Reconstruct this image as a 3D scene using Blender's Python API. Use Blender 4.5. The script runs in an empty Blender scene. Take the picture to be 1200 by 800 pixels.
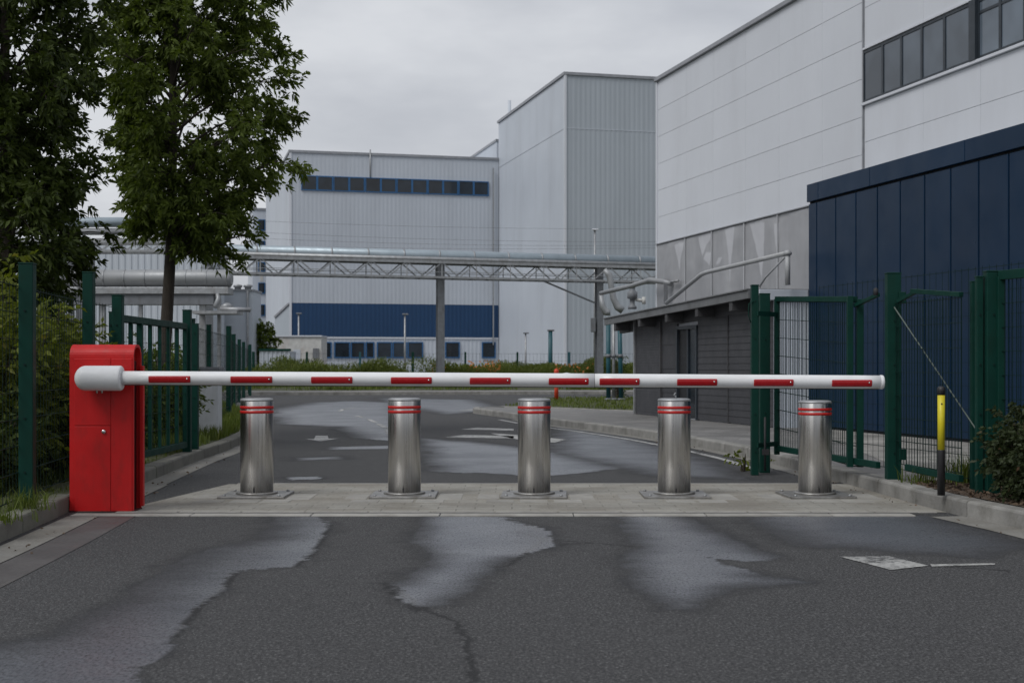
import bpy, math, random
import numpy as np
from mathutils import Vector, Matrix, noise as mnoise
R = math.radians
random.seed(7)
rng = np.random.default_rng(7)
S = bpy.context.scene
COL = S.collection
CAMH = 1.15
F = 1600.0          # focal length of the photograph in its own pixels

def gp(px, py, z=0.0):
    """ground point (height z) seen at pixel px,py of the photograph"""
    Y = (CAMH - z) * F / (py - 430.0)
    return Vector(((px - 600.0) / F * Y, Y, z))
def at(px, py, Y):
    return Vector(((px - 600.0) / F * Y, Y, CAMH + (430.0 - py) / F * Y))

# ------------------------------------------------------------------ materials
def new_mat(name):
    m = bpy.data.materials.new(name); m.use_nodes = True
    nt = m.node_tree; b = nt.nodes['Principled BSDF']
    return m, nt, b
def nd(nt, t, **kw):
    n = nt.nodes.new(t)
    for k, v in kw.items(): setattr(n, k, v)
    return n
def setin(n, **kw):
    for k, v in kw.items(): n.inputs[k.replace('_', ' ')].default_value = v
def link(nt, a, b): nt.links.new(a, b)
def ramp(nt, fac, stops):
    r = nd(nt, 'ShaderNodeValToRGB'); link(nt, fac, r.inputs['Fac'])
    el = r.color_ramp.elements
    while len(el) < len(stops): el.new(0.5)
    for e, (p, c) in zip(el, stops):
        e.position = p; e.color = (c[0], c[1], c[2], 1) if not isinstance(c, (int, float)) else (c, c, c, 1)
    return r.outputs['Color']
def noise_n(nt, scale, detail=4, rough=.55, vec=None, stretch=None, coord='Object'):
    tc = nd(nt, 'ShaderNodeTexCoord')
    src = vec if vec is not None else tc.outputs[coord]
    if stretch:
        mp = nd(nt, 'ShaderNodeMapping'); mp.inputs['Scale'].default_value = stretch
        link(nt, src, mp.inputs['Vector']); src = mp.outputs['Vector']
    n = nd(nt, 'ShaderNodeTexNoise'); setin(n, Scale=scale, Detail=detail, Roughness=rough)
    link(nt, src, n.inputs['Vector'])
    return n.outputs['Fac']
def mixc(nt, fac, a, b, blend='MIX'):
    m = nd(nt, 'ShaderNodeMix', data_type='RGBA', blend_type=blend)
    for s, v in ((m.inputs[0], fac), (m.inputs[6], a), (m.inputs[7], b)):
        if isinstance(v, (int, float)): s.default_value = v
        elif isinstance(v, (tuple, list)): s.default_value = (v[0], v[1], v[2], 1)
        else: link(nt, v, s)
    return m.outputs[2]
def math_n(nt, op, a, b=None, c=None, clamp=False):
    m = nd(nt, 'ShaderNodeMath', operation=op, use_clamp=clamp)
    for i, v in enumerate((a, b, c)):
        if v is None: continue
        if isinstance(v, (int, float)): m.inputs[i].default_value = v
        else: link(nt, v, m.inputs[i])
    return m.outputs[0]
def bump(nt, b, h, strength=.3, dist=.01):
    n = nd(nt, 'ShaderNodeBump'); setin(n, Strength=strength, Distance=dist)
    link(nt, h, n.inputs['Height']); link(nt, n.outputs['Normal'], b.inputs['Normal'])

def mat(name, c, rough=.6, metal=0., var=.15, scale=3., stretch=None, bmp=0., bscale=60., island=0., dirt=None, spec=.5):
    """painted / plain material: low-frequency tone variation, fine roughness breakup, optional streaky dirt"""
    m, nt, b = new_mat(name)
    n = noise_n(nt, scale, 5, .6, stretch=stretch)
    lo = [x * (1 - var) for x in c]; hi = [min(1, x * (1 + var)) for x in c]
    colr = ramp(nt, n, [(.3, lo), (.7, hi)])
    if dirt:
        dn = noise_n(nt, dirt[1], 6, .65, stretch=dirt[2] if len(dirt) > 2 else None)
        f = ramp(nt, dn, [(.5, 0.), (.75, dirt[3] if len(dirt) > 3 else .6)])
        colr = mixc(nt, f, colr, dirt[0])
    if island:
        g = nd(nt, 'ShaderNodeNewGeometry')
        v = ramp(nt, g.outputs['Random Per Island'], [(0, 1 - island), (1, 1 + 0 * island)])
        colr = mixc(nt, 1., colr, v, 'MULTIPLY')
    link(nt, colr, b.inputs['Base Color'])
    rn = noise_n(nt, scale * 3, 4, .6, stretch=stretch)
    link(nt, ramp(nt, rn, [(.25, max(0, rough - .1)), (.75, min(1, rough + .1))]), b.inputs['Roughness'])
    b.inputs['Metallic'].default_value = metal
    b.inputs['Specular IOR Level'].default_value = spec
    if bmp:
        bump(nt, b, noise_n(nt, bscale, 4, .6), bmp, .01)
    return m

M = {}
M['red'] = mat('red_paint', (.49, .011, .012), .45, var=.12, scale=3, bmp=.03, bscale=140, dirt=((.22, .02, .016), 11, (1, 1, .35), .55), spec=.3)
M['dark_red'] = mat('dark_red_paint', (.06, .004, .005), .6)
M['white'] = mat('white_plastic', (.74, .75, .76), .38, var=.03, scale=6, dirt=((.5, .49, .47), 9, (.5, 1, 1), .3))
M['reflector'] = mat('red_reflector', (.36, .008, .012), .22, var=.1, scale=30)
M['band_red'] = mat('red_tape', (.45, .012, .010), .4, var=.1, scale=20)
M['chrome'] = mat('bright_metal', (.6, .6, .6), .25, 1.)
M['rubber'] = mat('black_rubber', (.02, .02, .022), .7)
M['green'] = mat('green_coating', (.003, .034, .025), .55, var=.15, scale=5, dirt=((.008, .026, .016), 12, (1, 1, .5), .4), spec=.16)
M['green_wire'] = mat('green_wire_coating', (.002, .016, .013), .55, spec=.2)
M['teal'] = mat('teal_paint', (.010, .075, .095), .5)
M['galv'] = mat('galvanised_steel', (.34, .35, .36), .5, .6, var=.2, scale=6, dirt=((.16, .14, .12), 4, (1, 1, .3), .5))
M['pale_pipe'] = mat('pale_grey_pipe', (.35, .36, .37), .5, .1, var=.12, scale=4)
M['cable_grey'] = mat('weathered_cable', (.10, .125, .11), .7)
M['steelgrey'] = mat('grey_painted_steel', (.16, .17, .185), .55, var=.15, scale=5, dirt=((.08, .07, .06), 5, (1, 1, .3), .5))
M['clad'] = mat('aluminium_cladding', (.33, .39, .43), .45, .45, var=.1, scale=2, bmp=.05, bscale=5)
M['silver'] = mat('silver_insulation', (.29, .30, .31), .5, .35, var=.12, scale=2, bmp=.15, bscale=4, dirt=((.25, .25, .25), 2, (1, 1, 1), .5))
M['wall_light'] = mat('pale_cladding', (.50, .54, .595), .5, .0, var=.05, scale=.15, dirt=((.34, .36, .39), .5, (1, 1, .12), .35))
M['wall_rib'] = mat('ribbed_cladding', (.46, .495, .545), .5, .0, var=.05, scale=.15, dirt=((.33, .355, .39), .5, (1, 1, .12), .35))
M['wall_rib_dark'] = mat('shaded_ribbed_cladding', (.37, .41, .45), .5, .0, var=.05, scale=.15, dirt=((.27, .30, .33), .5, (1, 1, .12), .35))  # darker copy of the ribbed cladding; the tower front's shade is in its colour
M['panel'] = mat('white_facade_panel', (.60, .625, .67), .42, .0, var=.03, scale=.4, island=.035, dirt=((.48, .49, .52), 1.2, (1, 1, .2), .3))
M['seam'] = mat('seam_gap', (.49, .505, .54), .8)
M['trim'] = mat('roof_edge_trim', (.28, .29, .31), .4, .3)
M['navy'] = mat('navy_panel', (.0030, .0210, .054), .36, var=.10, scale=.8, island=.15, dirt=((.006, .025, .055), 1.6, (1, 1, .25), .35), spec=.18)
M['navy_gap'] = mat('navy_gap', (.003, .005, .010), .8)
M['blue_band'] = mat('blue_ribbed_band', (.005, .040, .112), .45, var=.06, scale=.4)
M['blue_frame'] = mat('blue_window_frame', (.02, .10, .24), .45)
M['dark_frame'] = mat('dark_window_frame', (.025, .033, .042), .45)
M['charcoal'] = mat('charcoal_boards', (.037, .038, .043), .6, var=.15, scale=1.5, dirt=((.035, .035, .04), 2, (.3, .3, 3), .5))
M['black'] = mat('dark_interior', (.008, .009, .011), .6)
M['soffit'] = mat('dark_soffit', (.055, .055, .058), .7, var=.2, scale=2)
M['fascia'] = mat('canopy_fascia', (.15, .155, .16), .5, .2, var=.2, scale=2, dirt=((.07, .07, .07), 3, (1, 1, .4), .5))
M['white_box'] = mat('pale_box', (.58, .60, .62), .5, dirt=((.3, .3, .28), 5, (1, 1, .3), .5))
M['yellow'] = mat('yellow_marker', (.62, .53, .015), .45, var=.06, scale=10, dirt=((.35, .28, .05), 20, (1, 1, 1), .4))
M['orange'] = mat('orange_red_post', (.55, .05, .015), .5)
M['tyreblack'] = mat('black_marker', (.018, .018, .020), .5)
M['container'] = mat('off_white_container', (.52, .52, .50), .6, dirt=((.35, .20, .13), 1.1, (1, 1, .5), .5))
M['bark'] = mat('bark', (.045, .036, .028), .9, var=.4, scale=9, stretch=(1, 1, .25), bmp=.7, bscale=22)

def glass_mat(name, c, rough=.06):
    m, nt, b = new_mat(name)
    n = noise_n(nt, 1.1, 2, .5)
    g = nd(nt, 'ShaderNodeObjectInfo')
    k = ramp(nt, g.outputs['Random'], [(0, .55), (1, 1.35)])
    c0 = ramp(nt, n, [(.35, [x * .7 for x in c]), (.65, [x * 1.25 for x in c])])
    link(nt, mixc(nt, 1., c0, k, 'MULTIPLY'), b.inputs['Base Color'])
    b.inputs['Roughness'].default_value = rough
    b.inputs['IOR'].default_value = 1.52
    return m
M['pane_near'] = glass_mat('window_glass_blinds_and_sky_tone', (.10, .125, .155))  # pale blinds and grey sky reflection are both put into the pane colour
M['pane_far'] = glass_mat('dark_window_glass', (.012, .020, .030))

def steel_mat():
    m, nt, b = new_mat('brushed_stainless')
    tc0 = nd(nt, 'ShaderNodeTexCoord'); oi = nd(nt, 'ShaderNodeObjectInfo'); va = nd(nt, 'ShaderNodeVectorMath', operation='ADD')
    sc_ = nd(nt, 'ShaderNodeCombineXYZ'); link(nt, math_n(nt, 'MULTIPLY', oi.outputs['Random'], 37.), sc_.inputs[0]); link(nt, math_n(nt, 'MULTIPLY', oi.outputs['Random'], 11.), sc_.inputs[1])
    link(nt, tc0.outputs['Object'], va.inputs[0]); link(nt, sc_.outputs[0], va.inputs[1])
    n = noise_n(nt, 60, 3, .6, vec=va.outputs[0], stretch=(1, 1, .02))
    n2 = noise_n(nt, 4, 5, .6, vec=va.outputs[0], stretch=(1, 1, .25))
    c = ramp(nt, n, [(.3, (.47, .465, .455)), (.7, (.63, .62, .605))])
    c = mixc(nt, ramp(nt, n2, [(.5, 0.), (.85, .10)]), c, (.40, .39, .375))
    # grime at the foot
    tc = nd(nt, 'ShaderNodeTexCoord'); sp = nd(nt, 'ShaderNodeSeparateXYZ'); link(nt, tc.outputs['Object'], sp.inputs[0])
    foot = math_n(nt, 'SUBTRACT', math_n(nt, 'MULTIPLY', n2, .22), sp.outputs['Z'])
    c = mixc(nt, ramp(nt, math_n(nt, 'ADD', foot, .45), [(.44, 0.), (.52, .28)]), c, (.18, .17, .155))
    link(nt, c, b.inputs['Base Color'])
    b.inputs['Metallic'].default_value = 1.
    link(nt, ramp(nt, n, [(.3, .26), (.7, .30)]), b.inputs['Roughness'])
    b.inputs['Anisotropic'].default_value = .8; b.inputs['Anisotropic Rotation'].default_value = .25
    tg = nd(nt, 'ShaderNodeTangent', direction_type='RADIAL', axis='Z'); link(nt, tg.outputs[0], b.inputs['Tangent'])
    return m
M['steel'] = steel_mat()
M['plate'] = mat('base_plate_steel', (.30, .295, .285), .45, .75, var=.25, scale=12, dirt=((.14, .12, .10), 9, (1, 1, 1), .7))

def asphalt_mat():
    m, nt, b = new_mat('asphalt')
    big = noise_n(nt, .5, 5, .6)
    mid = noise_n(nt, 7, 5, .7)
    fine = noise_n(nt, 70, 4, .8)
    grain = noise_n(nt, 74, 3, .75, stretch=(1, .45, 1))
    vor = nd(nt, 'ShaderNodeTexVoronoi'); setin(vor, Scale=125.)
    tc = nd(nt, 'ShaderNodeTexCoord'); link(nt, tc.outputs['Object'], vor.inputs['Vector'])
    base = ramp(nt, big, [(.32, (.020, .021, .023)), (.68, (.064, .064, .065))])
    lane = noise_n(nt, 1.0, 4, .55, stretch=(1.1, .12, 1))
    base = mixc(nt, ramp(nt, lane, [(.42, 0.), (.62, .55)]), base, (.028, .029, .031))
    base = mixc(nt, .45, base, ramp(nt, mid, [(.3, (.028, .028, .030)), (.7, (.070, .070, .071))]))
    base = mixc(nt, .65, base, ramp(nt, fine, [(.36, (.008, .008, .009)), (.5, (.040, .040, .042)), (.64, (.15, .15, .15))]))
    chips = ramp(nt, vor.outputs['Color'], [(.76, 0.), (.80, .55)])
    base = mixc(nt, chips, base, (.15, .15, .15))
    pits = ramp(nt, vor.outputs['Color'], [(.12, .6), (.17, 0.)])
    base = mixc(nt, pits, base, (.012, .012, .013))
    base = mixc(nt, .8, base, ramp(nt, grain, [(.36, .45), (.5, .85), (.66, 1.5)]), 'MULTIPLY')
    def attr(n):
        a = nd(nt, 'ShaderNodeAttribute', attribute_name=n); return a.outputs['Fac']
    wet, soft, crack = attr('wet'), attr('soft'), attr('crack')
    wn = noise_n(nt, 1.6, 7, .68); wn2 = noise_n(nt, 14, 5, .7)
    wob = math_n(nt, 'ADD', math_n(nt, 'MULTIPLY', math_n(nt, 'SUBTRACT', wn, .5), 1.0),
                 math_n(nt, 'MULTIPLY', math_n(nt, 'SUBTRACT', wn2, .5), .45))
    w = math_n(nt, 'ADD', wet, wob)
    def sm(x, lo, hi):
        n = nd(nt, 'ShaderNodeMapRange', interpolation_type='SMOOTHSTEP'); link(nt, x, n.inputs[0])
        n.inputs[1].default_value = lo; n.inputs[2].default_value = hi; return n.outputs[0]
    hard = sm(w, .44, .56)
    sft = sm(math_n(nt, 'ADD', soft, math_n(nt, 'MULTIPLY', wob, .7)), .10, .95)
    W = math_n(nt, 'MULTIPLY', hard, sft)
    # damp tide mark just outside the hard edge
    damp = math_n(nt, 'MULTIPLY', sm(w, .30, .46), math_n(nt, 'SUBTRACT', 1., hard))
    base = mixc(nt, math_n(nt, 'MULTIPLY', damp, .38), base, (.018, .018, .019))
    base = mixc(nt, math_n(nt, 'MULTIPLY', math_n(nt, 'MULTIPLY', hard, math_n(nt, 'SUBTRACT', 1., sft)), .65), base, (.016, .017, .020))
    wet_sheen = ramp(nt, grain, [(.36, (.012, .015, .022)), (.52, (.036, .043, .062)), (.68, (.080, .092, .122))])  # bluish sky sheen painted into the base colour of the wet grain
    base = mixc(nt, math_n(nt, 'MULTIPLY', W, .85), base, wet_sheen)
    ck = math_n(nt, 'ADD', crack, math_n(nt, 'MULTIPLY', math_n(nt, 'SUBTRACT', wn2, .5), .16))
    cl = sm(math_n(nt, 'ABSOLUTE', ck), .026, .006)
    base = mixc(nt, math_n(nt, 'MULTIPLY', cl, .8), base, (.008, .008, .009))
    link(nt, base, b.inputs['Base Color'])
    rdry = ramp(nt, mid, [(.3, .72), (.7, .92)])
    rwet = ramp(nt, wn2, [(.35, .45), (.7, .65)])
    cw = nd(nt, 'ShaderNodeMath', operation='MULTIPLY'); link(nt, W, cw.inputs[0]); link(nt, math_n(nt, 'MULTIPLY', ramp(nt, noise_n(nt, 1.1, 5, .6), [(.34, .65), (.58, 1.)]), ramp(nt, grain, [(.36, .35), (.52, 1.)])), cw.inputs[1]); link(nt, cw.outputs[0], b.inputs['Coat Weight'])
    b.inputs['Coat IOR'].default_value = 2.6; link(nt, ramp(nt, wn2, [(.3, .25), (.75, .40)]), b.inputs['Coat Roughness'])
    cb = nd(nt, 'ShaderNodeBump'); setin(cb, Strength=.35, Distance=.012); link(nt, fine, cb.inputs['Height']); link(nt, cb.outputs[0], b.inputs['Coat Normal'])
    r = nd(nt, 'ShaderNodeMix', data_type='FLOAT'); link(nt, W, r.inputs[0])
    link(nt, rdry, r.inputs[2]); link(nt, rwet, r.inputs[3]); link(nt, r.outputs[0], b.inputs['Roughness'])
    b.inputs['IOR'].default_value = 1.45
    hgt = math_n(nt, 'ADD', math_n(nt, 'MULTIPLY', fine, .7), math_n(nt, 'MULTIPLY', vor.outputs['Distance'], .5))
    bn = nd(nt, 'ShaderNodeBump'); bn.inputs['Distance'].default_value = .012
    bs = nd(nt, 'ShaderNodeMix', data_type='FLOAT'); link(nt, W, bs.inputs[0]); bs.inputs[2].default_value = .55; bs.inputs[3].default_value = .22
    link(nt, bs.outputs[0], bn.inputs['Strength'])
    link(nt, hgt, bn.inputs['Height']); link(nt, bn.outputs['Normal'], b.inputs['Normal'])
    return m
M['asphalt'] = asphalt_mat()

def paver_mat(name, c, bw=.2, bh=.1, mortar=(.09, .086, .078), var=.17, rot=0, stain=(.16, .14, .11), wetamt=.3):
    m, nt, b = new_mat(name)
    tc = nd(nt, 'ShaderNodeTexCoord'); mp = nd(nt, 'ShaderNodeMapping'); mp.inputs['Rotation'].default_value = (0, 0, rot)
    link(nt, tc.outputs['Object'], mp.inputs['Vector'])
    br = nd(nt, 'ShaderNodeTexBrick'); link(nt, mp.outputs[0], br.inputs['Vector'])
    setin(br, Scale=1., Mortar_Size=.006, Mortar_Smooth=.3, Brick_Width=bw, Row_Height=bh, Bias=0.)
    br.inputs['Color1'].default_value = (*[x * (1 - var) for x in c], 1); br.inputs['Color2'].default_value = (*[min(1, x * (1 + var)) for x in c], 1)
    br.inputs['Mortar'].default_value = (*mortar, 1)
    n1 = noise_n(nt, 1.3, 6, .65); n2 = noise_n(nt, 35, 4, .7)
    colr = mixc(nt, ramp(nt, n1, [(.40, 0.), (.60, .95)]), br.outputs['Color'], stain)
    n3 = noise_n(nt, .7, 5, .6, stretch=(1, 2.5, 1)); colr = mixc(nt, ramp(nt, n3, [(.45, 0.), (.7, .5)]), colr, [x * 1.25 for x in c])
    colr = mixc(nt, .35, colr, ramp(nt, n2, [(.3, [x * .5 for x in c]), (.7, [min(1, x * 1.35) for x in c])]))
    link(nt, colr, b.inputs['Base Color'])
    link(nt, ramp(nt, n1, [(.35, .85), (.75, .85 - wetamt)]), b.inputs['Roughness'])
    bump(nt, b, math_n(nt, 'ADD', math_n(nt, 'MULTIPLY', n2, .25), math_n(nt, 'MULTIPLY', br.outputs['Fac'], -.8)), .5, .008)
    return m
M['paving_band'] = paver_mat('concrete_paving_band', (.285, .275, .245), .30, .16, wetamt=.15)
M['footway'] = paver_mat('footway_slabs', (.20, .195, .19), .5, .5, var=.16, rot=.24, stain=(.09, .088, .085), wetamt=.4)
M['forecourt'] = paver_mat('forecourt_slabs', (.30, .29, .27), .6, .3, var=.25, rot=.24, stain=(.12, .115, .105))
M['gutter'] = paver_mat('gutter_pavers', (.20, .195, .18), .5, 3., var=.16, rot=math.pi / 2, stain=(.13, .12, .10))
M['gutter_red'] = paver_mat('worn_red_gutter_pavers', (.080, .075, .074), .3, .3, var=.3, rot=math.pi / 2, stain=(.06, .055, .055), wetamt=.45)
M['kerb'] = mat('kerb_concrete', (.25, .245, .23), .85, var=.25, scale=3, bmp=.35, bscale=45, island=.2, dirt=((.10, .095, .075), 4, (1, 1, 1), .75))
M['kerb_mossy'] = mat('mossy_kerb_concrete', (.17, .165, .145), .88, var=.3, scale=3, bmp=.4, bscale=45, island=.25, dirt=((.05, .06, .03), 3, (1, 1, 1), .8))
M['strip'] = mat('pale_concrete_edging', (.34, .33, .305), .8, var=.2, scale=5, bmp=.3, bscale=50, island=.15, dirt=((.18, .165, .14), 3, (1, 1, 1), .7))
M['slab'] = mat('weathered_slab', (.33, .32, .295), .85, var=.22, scale=5, bmp=.3, bscale=50, island=.25, dirt=((.15, .135, .11), 2.5, (1, 1, 1), .8))
M['channel'] = mat('drain_slot', (.06, .06, .058), .7, var=.3, scale=8)

def worn_paint():
    m, nt, b = new_mat('worn_road_paint')
    n = noise_n(nt, 22, 6, .75); n2 = noise_n(nt, 3, 4, .6)
    k = math_n(nt, 'ADD', math_n(nt, 'MULTIPLY', n, .6), math_n(nt, 'MULTIPLY', n2, .4))
    link(nt, ramp(nt, k, [(.40, (.05, .05, .051)), (.50, (.33, .33, .32)), (.66, (.50, .50, .485))]), b.inputs['Base Color'])
    b.inputs['Roughness'].default_value = .6
    bump(nt, b, n, .3, .006)
    return m
M['paint'] = worn_paint()

def soil_mat(name, stops, scale=9, bs=.8):
    m, nt, b = new_mat(name)
    n = noise_n(nt, scale, 8, .75); v = nd(nt, 'ShaderNodeTexVoronoi'); setin(v, Scale=scale * 4)
    tc = nd(nt, 'ShaderNodeTexCoord'); link(nt, tc.outputs['Object'], v.inputs['Vector'])
    k = math_n(nt, 'ADD', math_n(nt, 'MULTIPLY', n, .7), math_n(nt, 'MULTIPLY', v.outputs['Distance'], .45))
    link(nt, ramp(nt, k, stops), b.inputs['Base Color']); b.inputs['Roughness'].default_value = .95
    bump(nt, b, k, bs, .04)
    return m
M['mulch'] = soil_mat('bark_mulch', [(.25, (.02, .015, .011)), (.5, (.075, .052, .036)), (.75, (.20, .15, .11))], 14)
M['verge'] = soil_mat('verge_turf', [(.25, (.014, .018, .008)), (.5, (.038, .048, .018)), (.75, (.075, .075, .035))], 5)
M['chip'] = mat('wood_chips', (.15, .105, .07), .9, var=.3, scale=10, island=.7)

def leaf_mat(name, dark, light, trans=.25, rough=.5, yellow=None, clump=1.6):
    m, nt, b = new_mat(name); b.inputs['Specular IOR Level'].default_value = .18
    g = nd(nt, 'ShaderNodeNewGeometry')
    stops = [(0., dark), (.75, light)] + ([(.97, light), (1., yellow)] if yellow else [(1., light)])
    c = ramp(nt, g.outputs['Random Per Island'], stops)
    n = noise_n(nt, clump, 3, .5)
    c = mixc(nt, ramp(nt, n, [(.35, 0.), (.7, .65)]), c, [x * 1.25 for x in light])
    link(nt, c, b.inputs['Base Color']); b.inputs['Roughness'].default_value = rough
    t = nd(nt, 'ShaderNodeBsdfTranslucent')
    link(nt, mixc(nt, 1., c, (1.4, 1.5, .5), 'MULTIPLY'), t.inputs['Color'])
    mx = nd(nt, 'ShaderNodeMixShader'); mx.inputs[0].default_value = trans
    out = nt.nodes['Material Output']
    link(nt, b.outputs[0], mx.inputs[1]); link(nt, t.outputs[0], mx.inputs[2]); link(nt, mx.outputs[0], out.inputs['Surface'])
    return m
M['leaf_tree'] = leaf_mat('tree_leaves', (.018, .034, .007), (.100, .134, .026), .28, rough=.6)
M['leaf_dark'] = leaf_mat('dark_tree_leaves', (.010, .020, .005), (.050, .070, .014), .22, rough=.6)
M['leaf_shrub'] = leaf_mat('shrub_leaves', (.045, .064, .010), (.125, .145, .022), .32, yellow=(.20, .16, .03))
M['leaf_hedge'] = leaf_mat('hedge_leaves', (.012, .019, .009), (.034, .046, .018), .12, yellow=(.09, .045, .03), clump=5)
M['grass'] = leaf_mat('grass_blades', (.045, .068, .014), (.105, .135, .03), .3, yellow=(.20, .17, .07), rough=.6)
M['weed'] = leaf_mat('tall_weeds', (.06, .085, .02), (.12, .145, .038), .3, yellow=(.24, .20, .09), rough=.6, clump=.4)
M['flower'] = leaf_mat('orange_flowers', (.40, .12, .03), (.55, .22, .07), .2)

def sheet_mat():
    m, nt, b = new_mat('grey_plastic_sheeting')
    n = noise_n(nt, 1.3, 4, .5, stretch=(1, 1, .4)); n2 = noise_n(nt, .9, 2, .45, stretch=(1, 1, 2.2))
    c = ramp(nt, n, [(.3, (.26, .264, .278)), (.55, (.315, .319, .335)), (.75, (.37, .374, .39))])
    la = nd(nt, 'ShaderNodeAttribute', attribute_name='lap')
    lk = math_n(nt, 'ADD', la.outputs['Fac'], math_n(nt, 'MULTIPLY', math_n(nt, 'SUBTRACT', noise_n(nt, 3.5, 5, .65), .5), .7))
    c = mixc(nt, ramp(nt, lk, [(.36, 0.), (.66, .9)]), c, (.49, .495, .525))
    link(nt, c, b.inputs['Base Color'])
    b.inputs['Roughness'].default_value = .27
    bump(nt, b, math_n(nt, 'ADD', math_n(nt, 'MULTIPLY', n, .25), math_n(nt, 'MULTIPLY', n2, .8)), .22, .10)
    return m
M['sheeting'] = sheet_mat()
M['sheet_light'] = mat('pale_sheeting', (.42, .43, .45), .4, var=.15, scale=3, bmp=.3, bscale=3, stretch=(1, 1, .4))

# ------------------------------------------------------------------ mesh builder
class MB:
    def __init__(s): s.v = []; s.f = []; s.smooth = []
    def add(s, vs, fs, smooth=False):
        o = len(s.v); s.v += [tuple(v) for v in vs]; s.f += [[i + o for i in f] for f in fs]; s.smooth += [smooth] * len(fs); return s
    def box(s, x0, x1, y0, y1, z0, z1):
        return s.add([(x0, y0, z0), (x1, y0, z0), (x1, y1, z0), (x0, y1, z0), (x0, y0, z1), (x1, y0, z1), (x1, y1, z1), (x0, y1, z1)],
                     [(0, 3, 2, 1), (4, 5, 6, 7), (0, 1, 5, 4), (1, 2, 6, 5), (2, 3, 7, 6), (3, 0, 4, 7)])
    def obox(s, o, e1, e2, u0, u1, w0, w1, z0, z1):
        """box in a plan frame: origin o, unit axes e1 (along), e2 (through)"""
        pts = []
        for z in (z0, z1):
            for u, w in ((u0, w0), (u1, w0), (u1, w1), (u0, w1)):
                pts.append((o[0] + e1[0] * u + e2[0] * w, o[1] + e1[1] * u + e2[1] * w, z))
        return s.add(pts, [(0, 3, 2, 1), (4, 5, 6, 7), (0, 1, 5, 4), (1, 2, 6, 5), (2, 3, 7, 6), (3, 0, 4, 7)])
    def bar(s, a, b, w, h=None, up=(0, 0, 1)):
        a = Vector(a); b = Vector(b); h = h or w
        d = (b - a).normalized(); u = Vector(up)
        if abs(d.dot(u)) > .95: u = Vector((0, 1, 0))
        sx = d.cross(u).normalized() * w / 2; sy = sx.cross(d).normalized() * h / 2
        vs = [p + i * sx + j * sy for p in (a, b) for i, j in ((-1, -1), (1, -1), (1, 1), (-1, 1))]
        return s.add(vs, [(0, 1, 2, 3), (7, 6, 5, 4), (0, 4, 5, 1), (1, 5, 6, 2), (2, 6, 7, 3), (3, 7, 4, 0)])
    def tube(s, pts, r, n=12, caps=True):
        pts = [Vector(p) for p in pts]; rs = r if isinstance(r, (list, tuple)) else [r] * len(pts)
        o = len(s.v); prev = None
        for i, p in enumerate(pts):
            d = (pts[min(i + 1, len(pts) - 1)] - pts[max(i - 1, 0)])
            if d.length < 1e-9: d = Vector((0, 0, 1))
            d.normalize()
            if prev is None:
                u = Vector((0, 0, 1)) if abs(d.z) < .9 else Vector((1, 0, 0))
                prev = (u - d * u.dot(d)).normalized()
            else:
                prev = (prev - d * prev.dot(d)).normalized()
            q = d.cross(prev)
            for k in range(n):
                a = 2 * math.pi * k / n
                s.v.append(tuple(p + (prev * math.cos(a) + q * math.sin(a)) * rs[i]))
        for i in range(len(pts) - 1):
            for k in range(n):
                k2 = (k + 1) % n
                s.f.append([o + i * n + k, o + i * n + k2, o + (i + 1) * n + k2, o + (i + 1) * n + k]); s.smooth.append(True)
        if caps:
            s.f.append([o + k for k in range(n)][::-1]); s.smooth.append(False)
            s.f.append([o + (len(pts) - 1) * n + k for k in range(n)]); s.smooth.append(False)
        return s
    def lathe(s, prof, c=(0, 0, 0), axis='z', n=32, smooth=True):
        """profile of (radius, height) revolved about an axis through c"""
        o = len(s.v)
        for r, h in prof:
            for k in range(n):
                a = 2 * math.pi * k / n; x, y = r * math.cos(a), r * math.sin(a)
                p = {'z': (x, y, h), 'x': (h, x, y), 'y': (y, h, x)}[axis]
                s.v.append((c[0] + p[0], c[1] + p[1], c[2] + p[2]))
        for i in range(len(prof) - 1):
            for k in range(n):
                k2 = (k + 1) % n
                s.f.append([o + i * n + k, o + i * n + k2, o + (i + 1) * n + k2, o + (i + 1) * n + k]); s.smooth.append(smooth)
        if prof[0][0] > 1e-6: s.f.append([o + k for k in range(n)][::-1]); s.smooth.append(False)
        if prof[-1][0] > 1e-6: s.f.append([o + (len(prof) - 1) * n + k for k in range(n)]); s.smooth.append(False)
        return s
    def prism(s, poly, z0, z1):
        n = len(poly)
        return s.add([(p[0], p[1], z0) for p in poly] + [(p[0], p[1], z1) for p in poly],
                     [list(range(n))[::-1], [n + i for i in range(n)]] + [[i, (i + 1) % n, n + (i + 1) % n, n + i] for i in range(n)])
    def flat(s, poly, z):
        return s.add([(p[0], p[1], z) for p in poly], [list(range(len(poly)))])
    def rib(s, o, e1, e2, u0, u1, z0, z1, pitch, depth, flatw=.35):
        """trapezoid-ribbed sheet, ribs standing out against e2 (outward = -e2)"""
        prof = []; u = u0
        while u < u1 - 1e-6:
            for f, d in ((0, 0), (flatw, 0), (flatw + .12, depth), (.88, depth)):
                uu = u + f * pitch
                if uu < u1: prof.append((uu, d))
            u += pitch
        prof.append((u1, 0))
        vs = []
        for uu, d in prof:
            x = o[0] + e1[0] * uu - e2[0] * d; y = o[1] + e1[1] * uu - e2[1] * d
            vs += [(x, y, z0), (x, y, z1)]
        return s.add(vs, [(2 * i, 2 * i + 2, 2 * i + 3, 2 * i + 1) for i in range(len(prof) - 1)])
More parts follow.
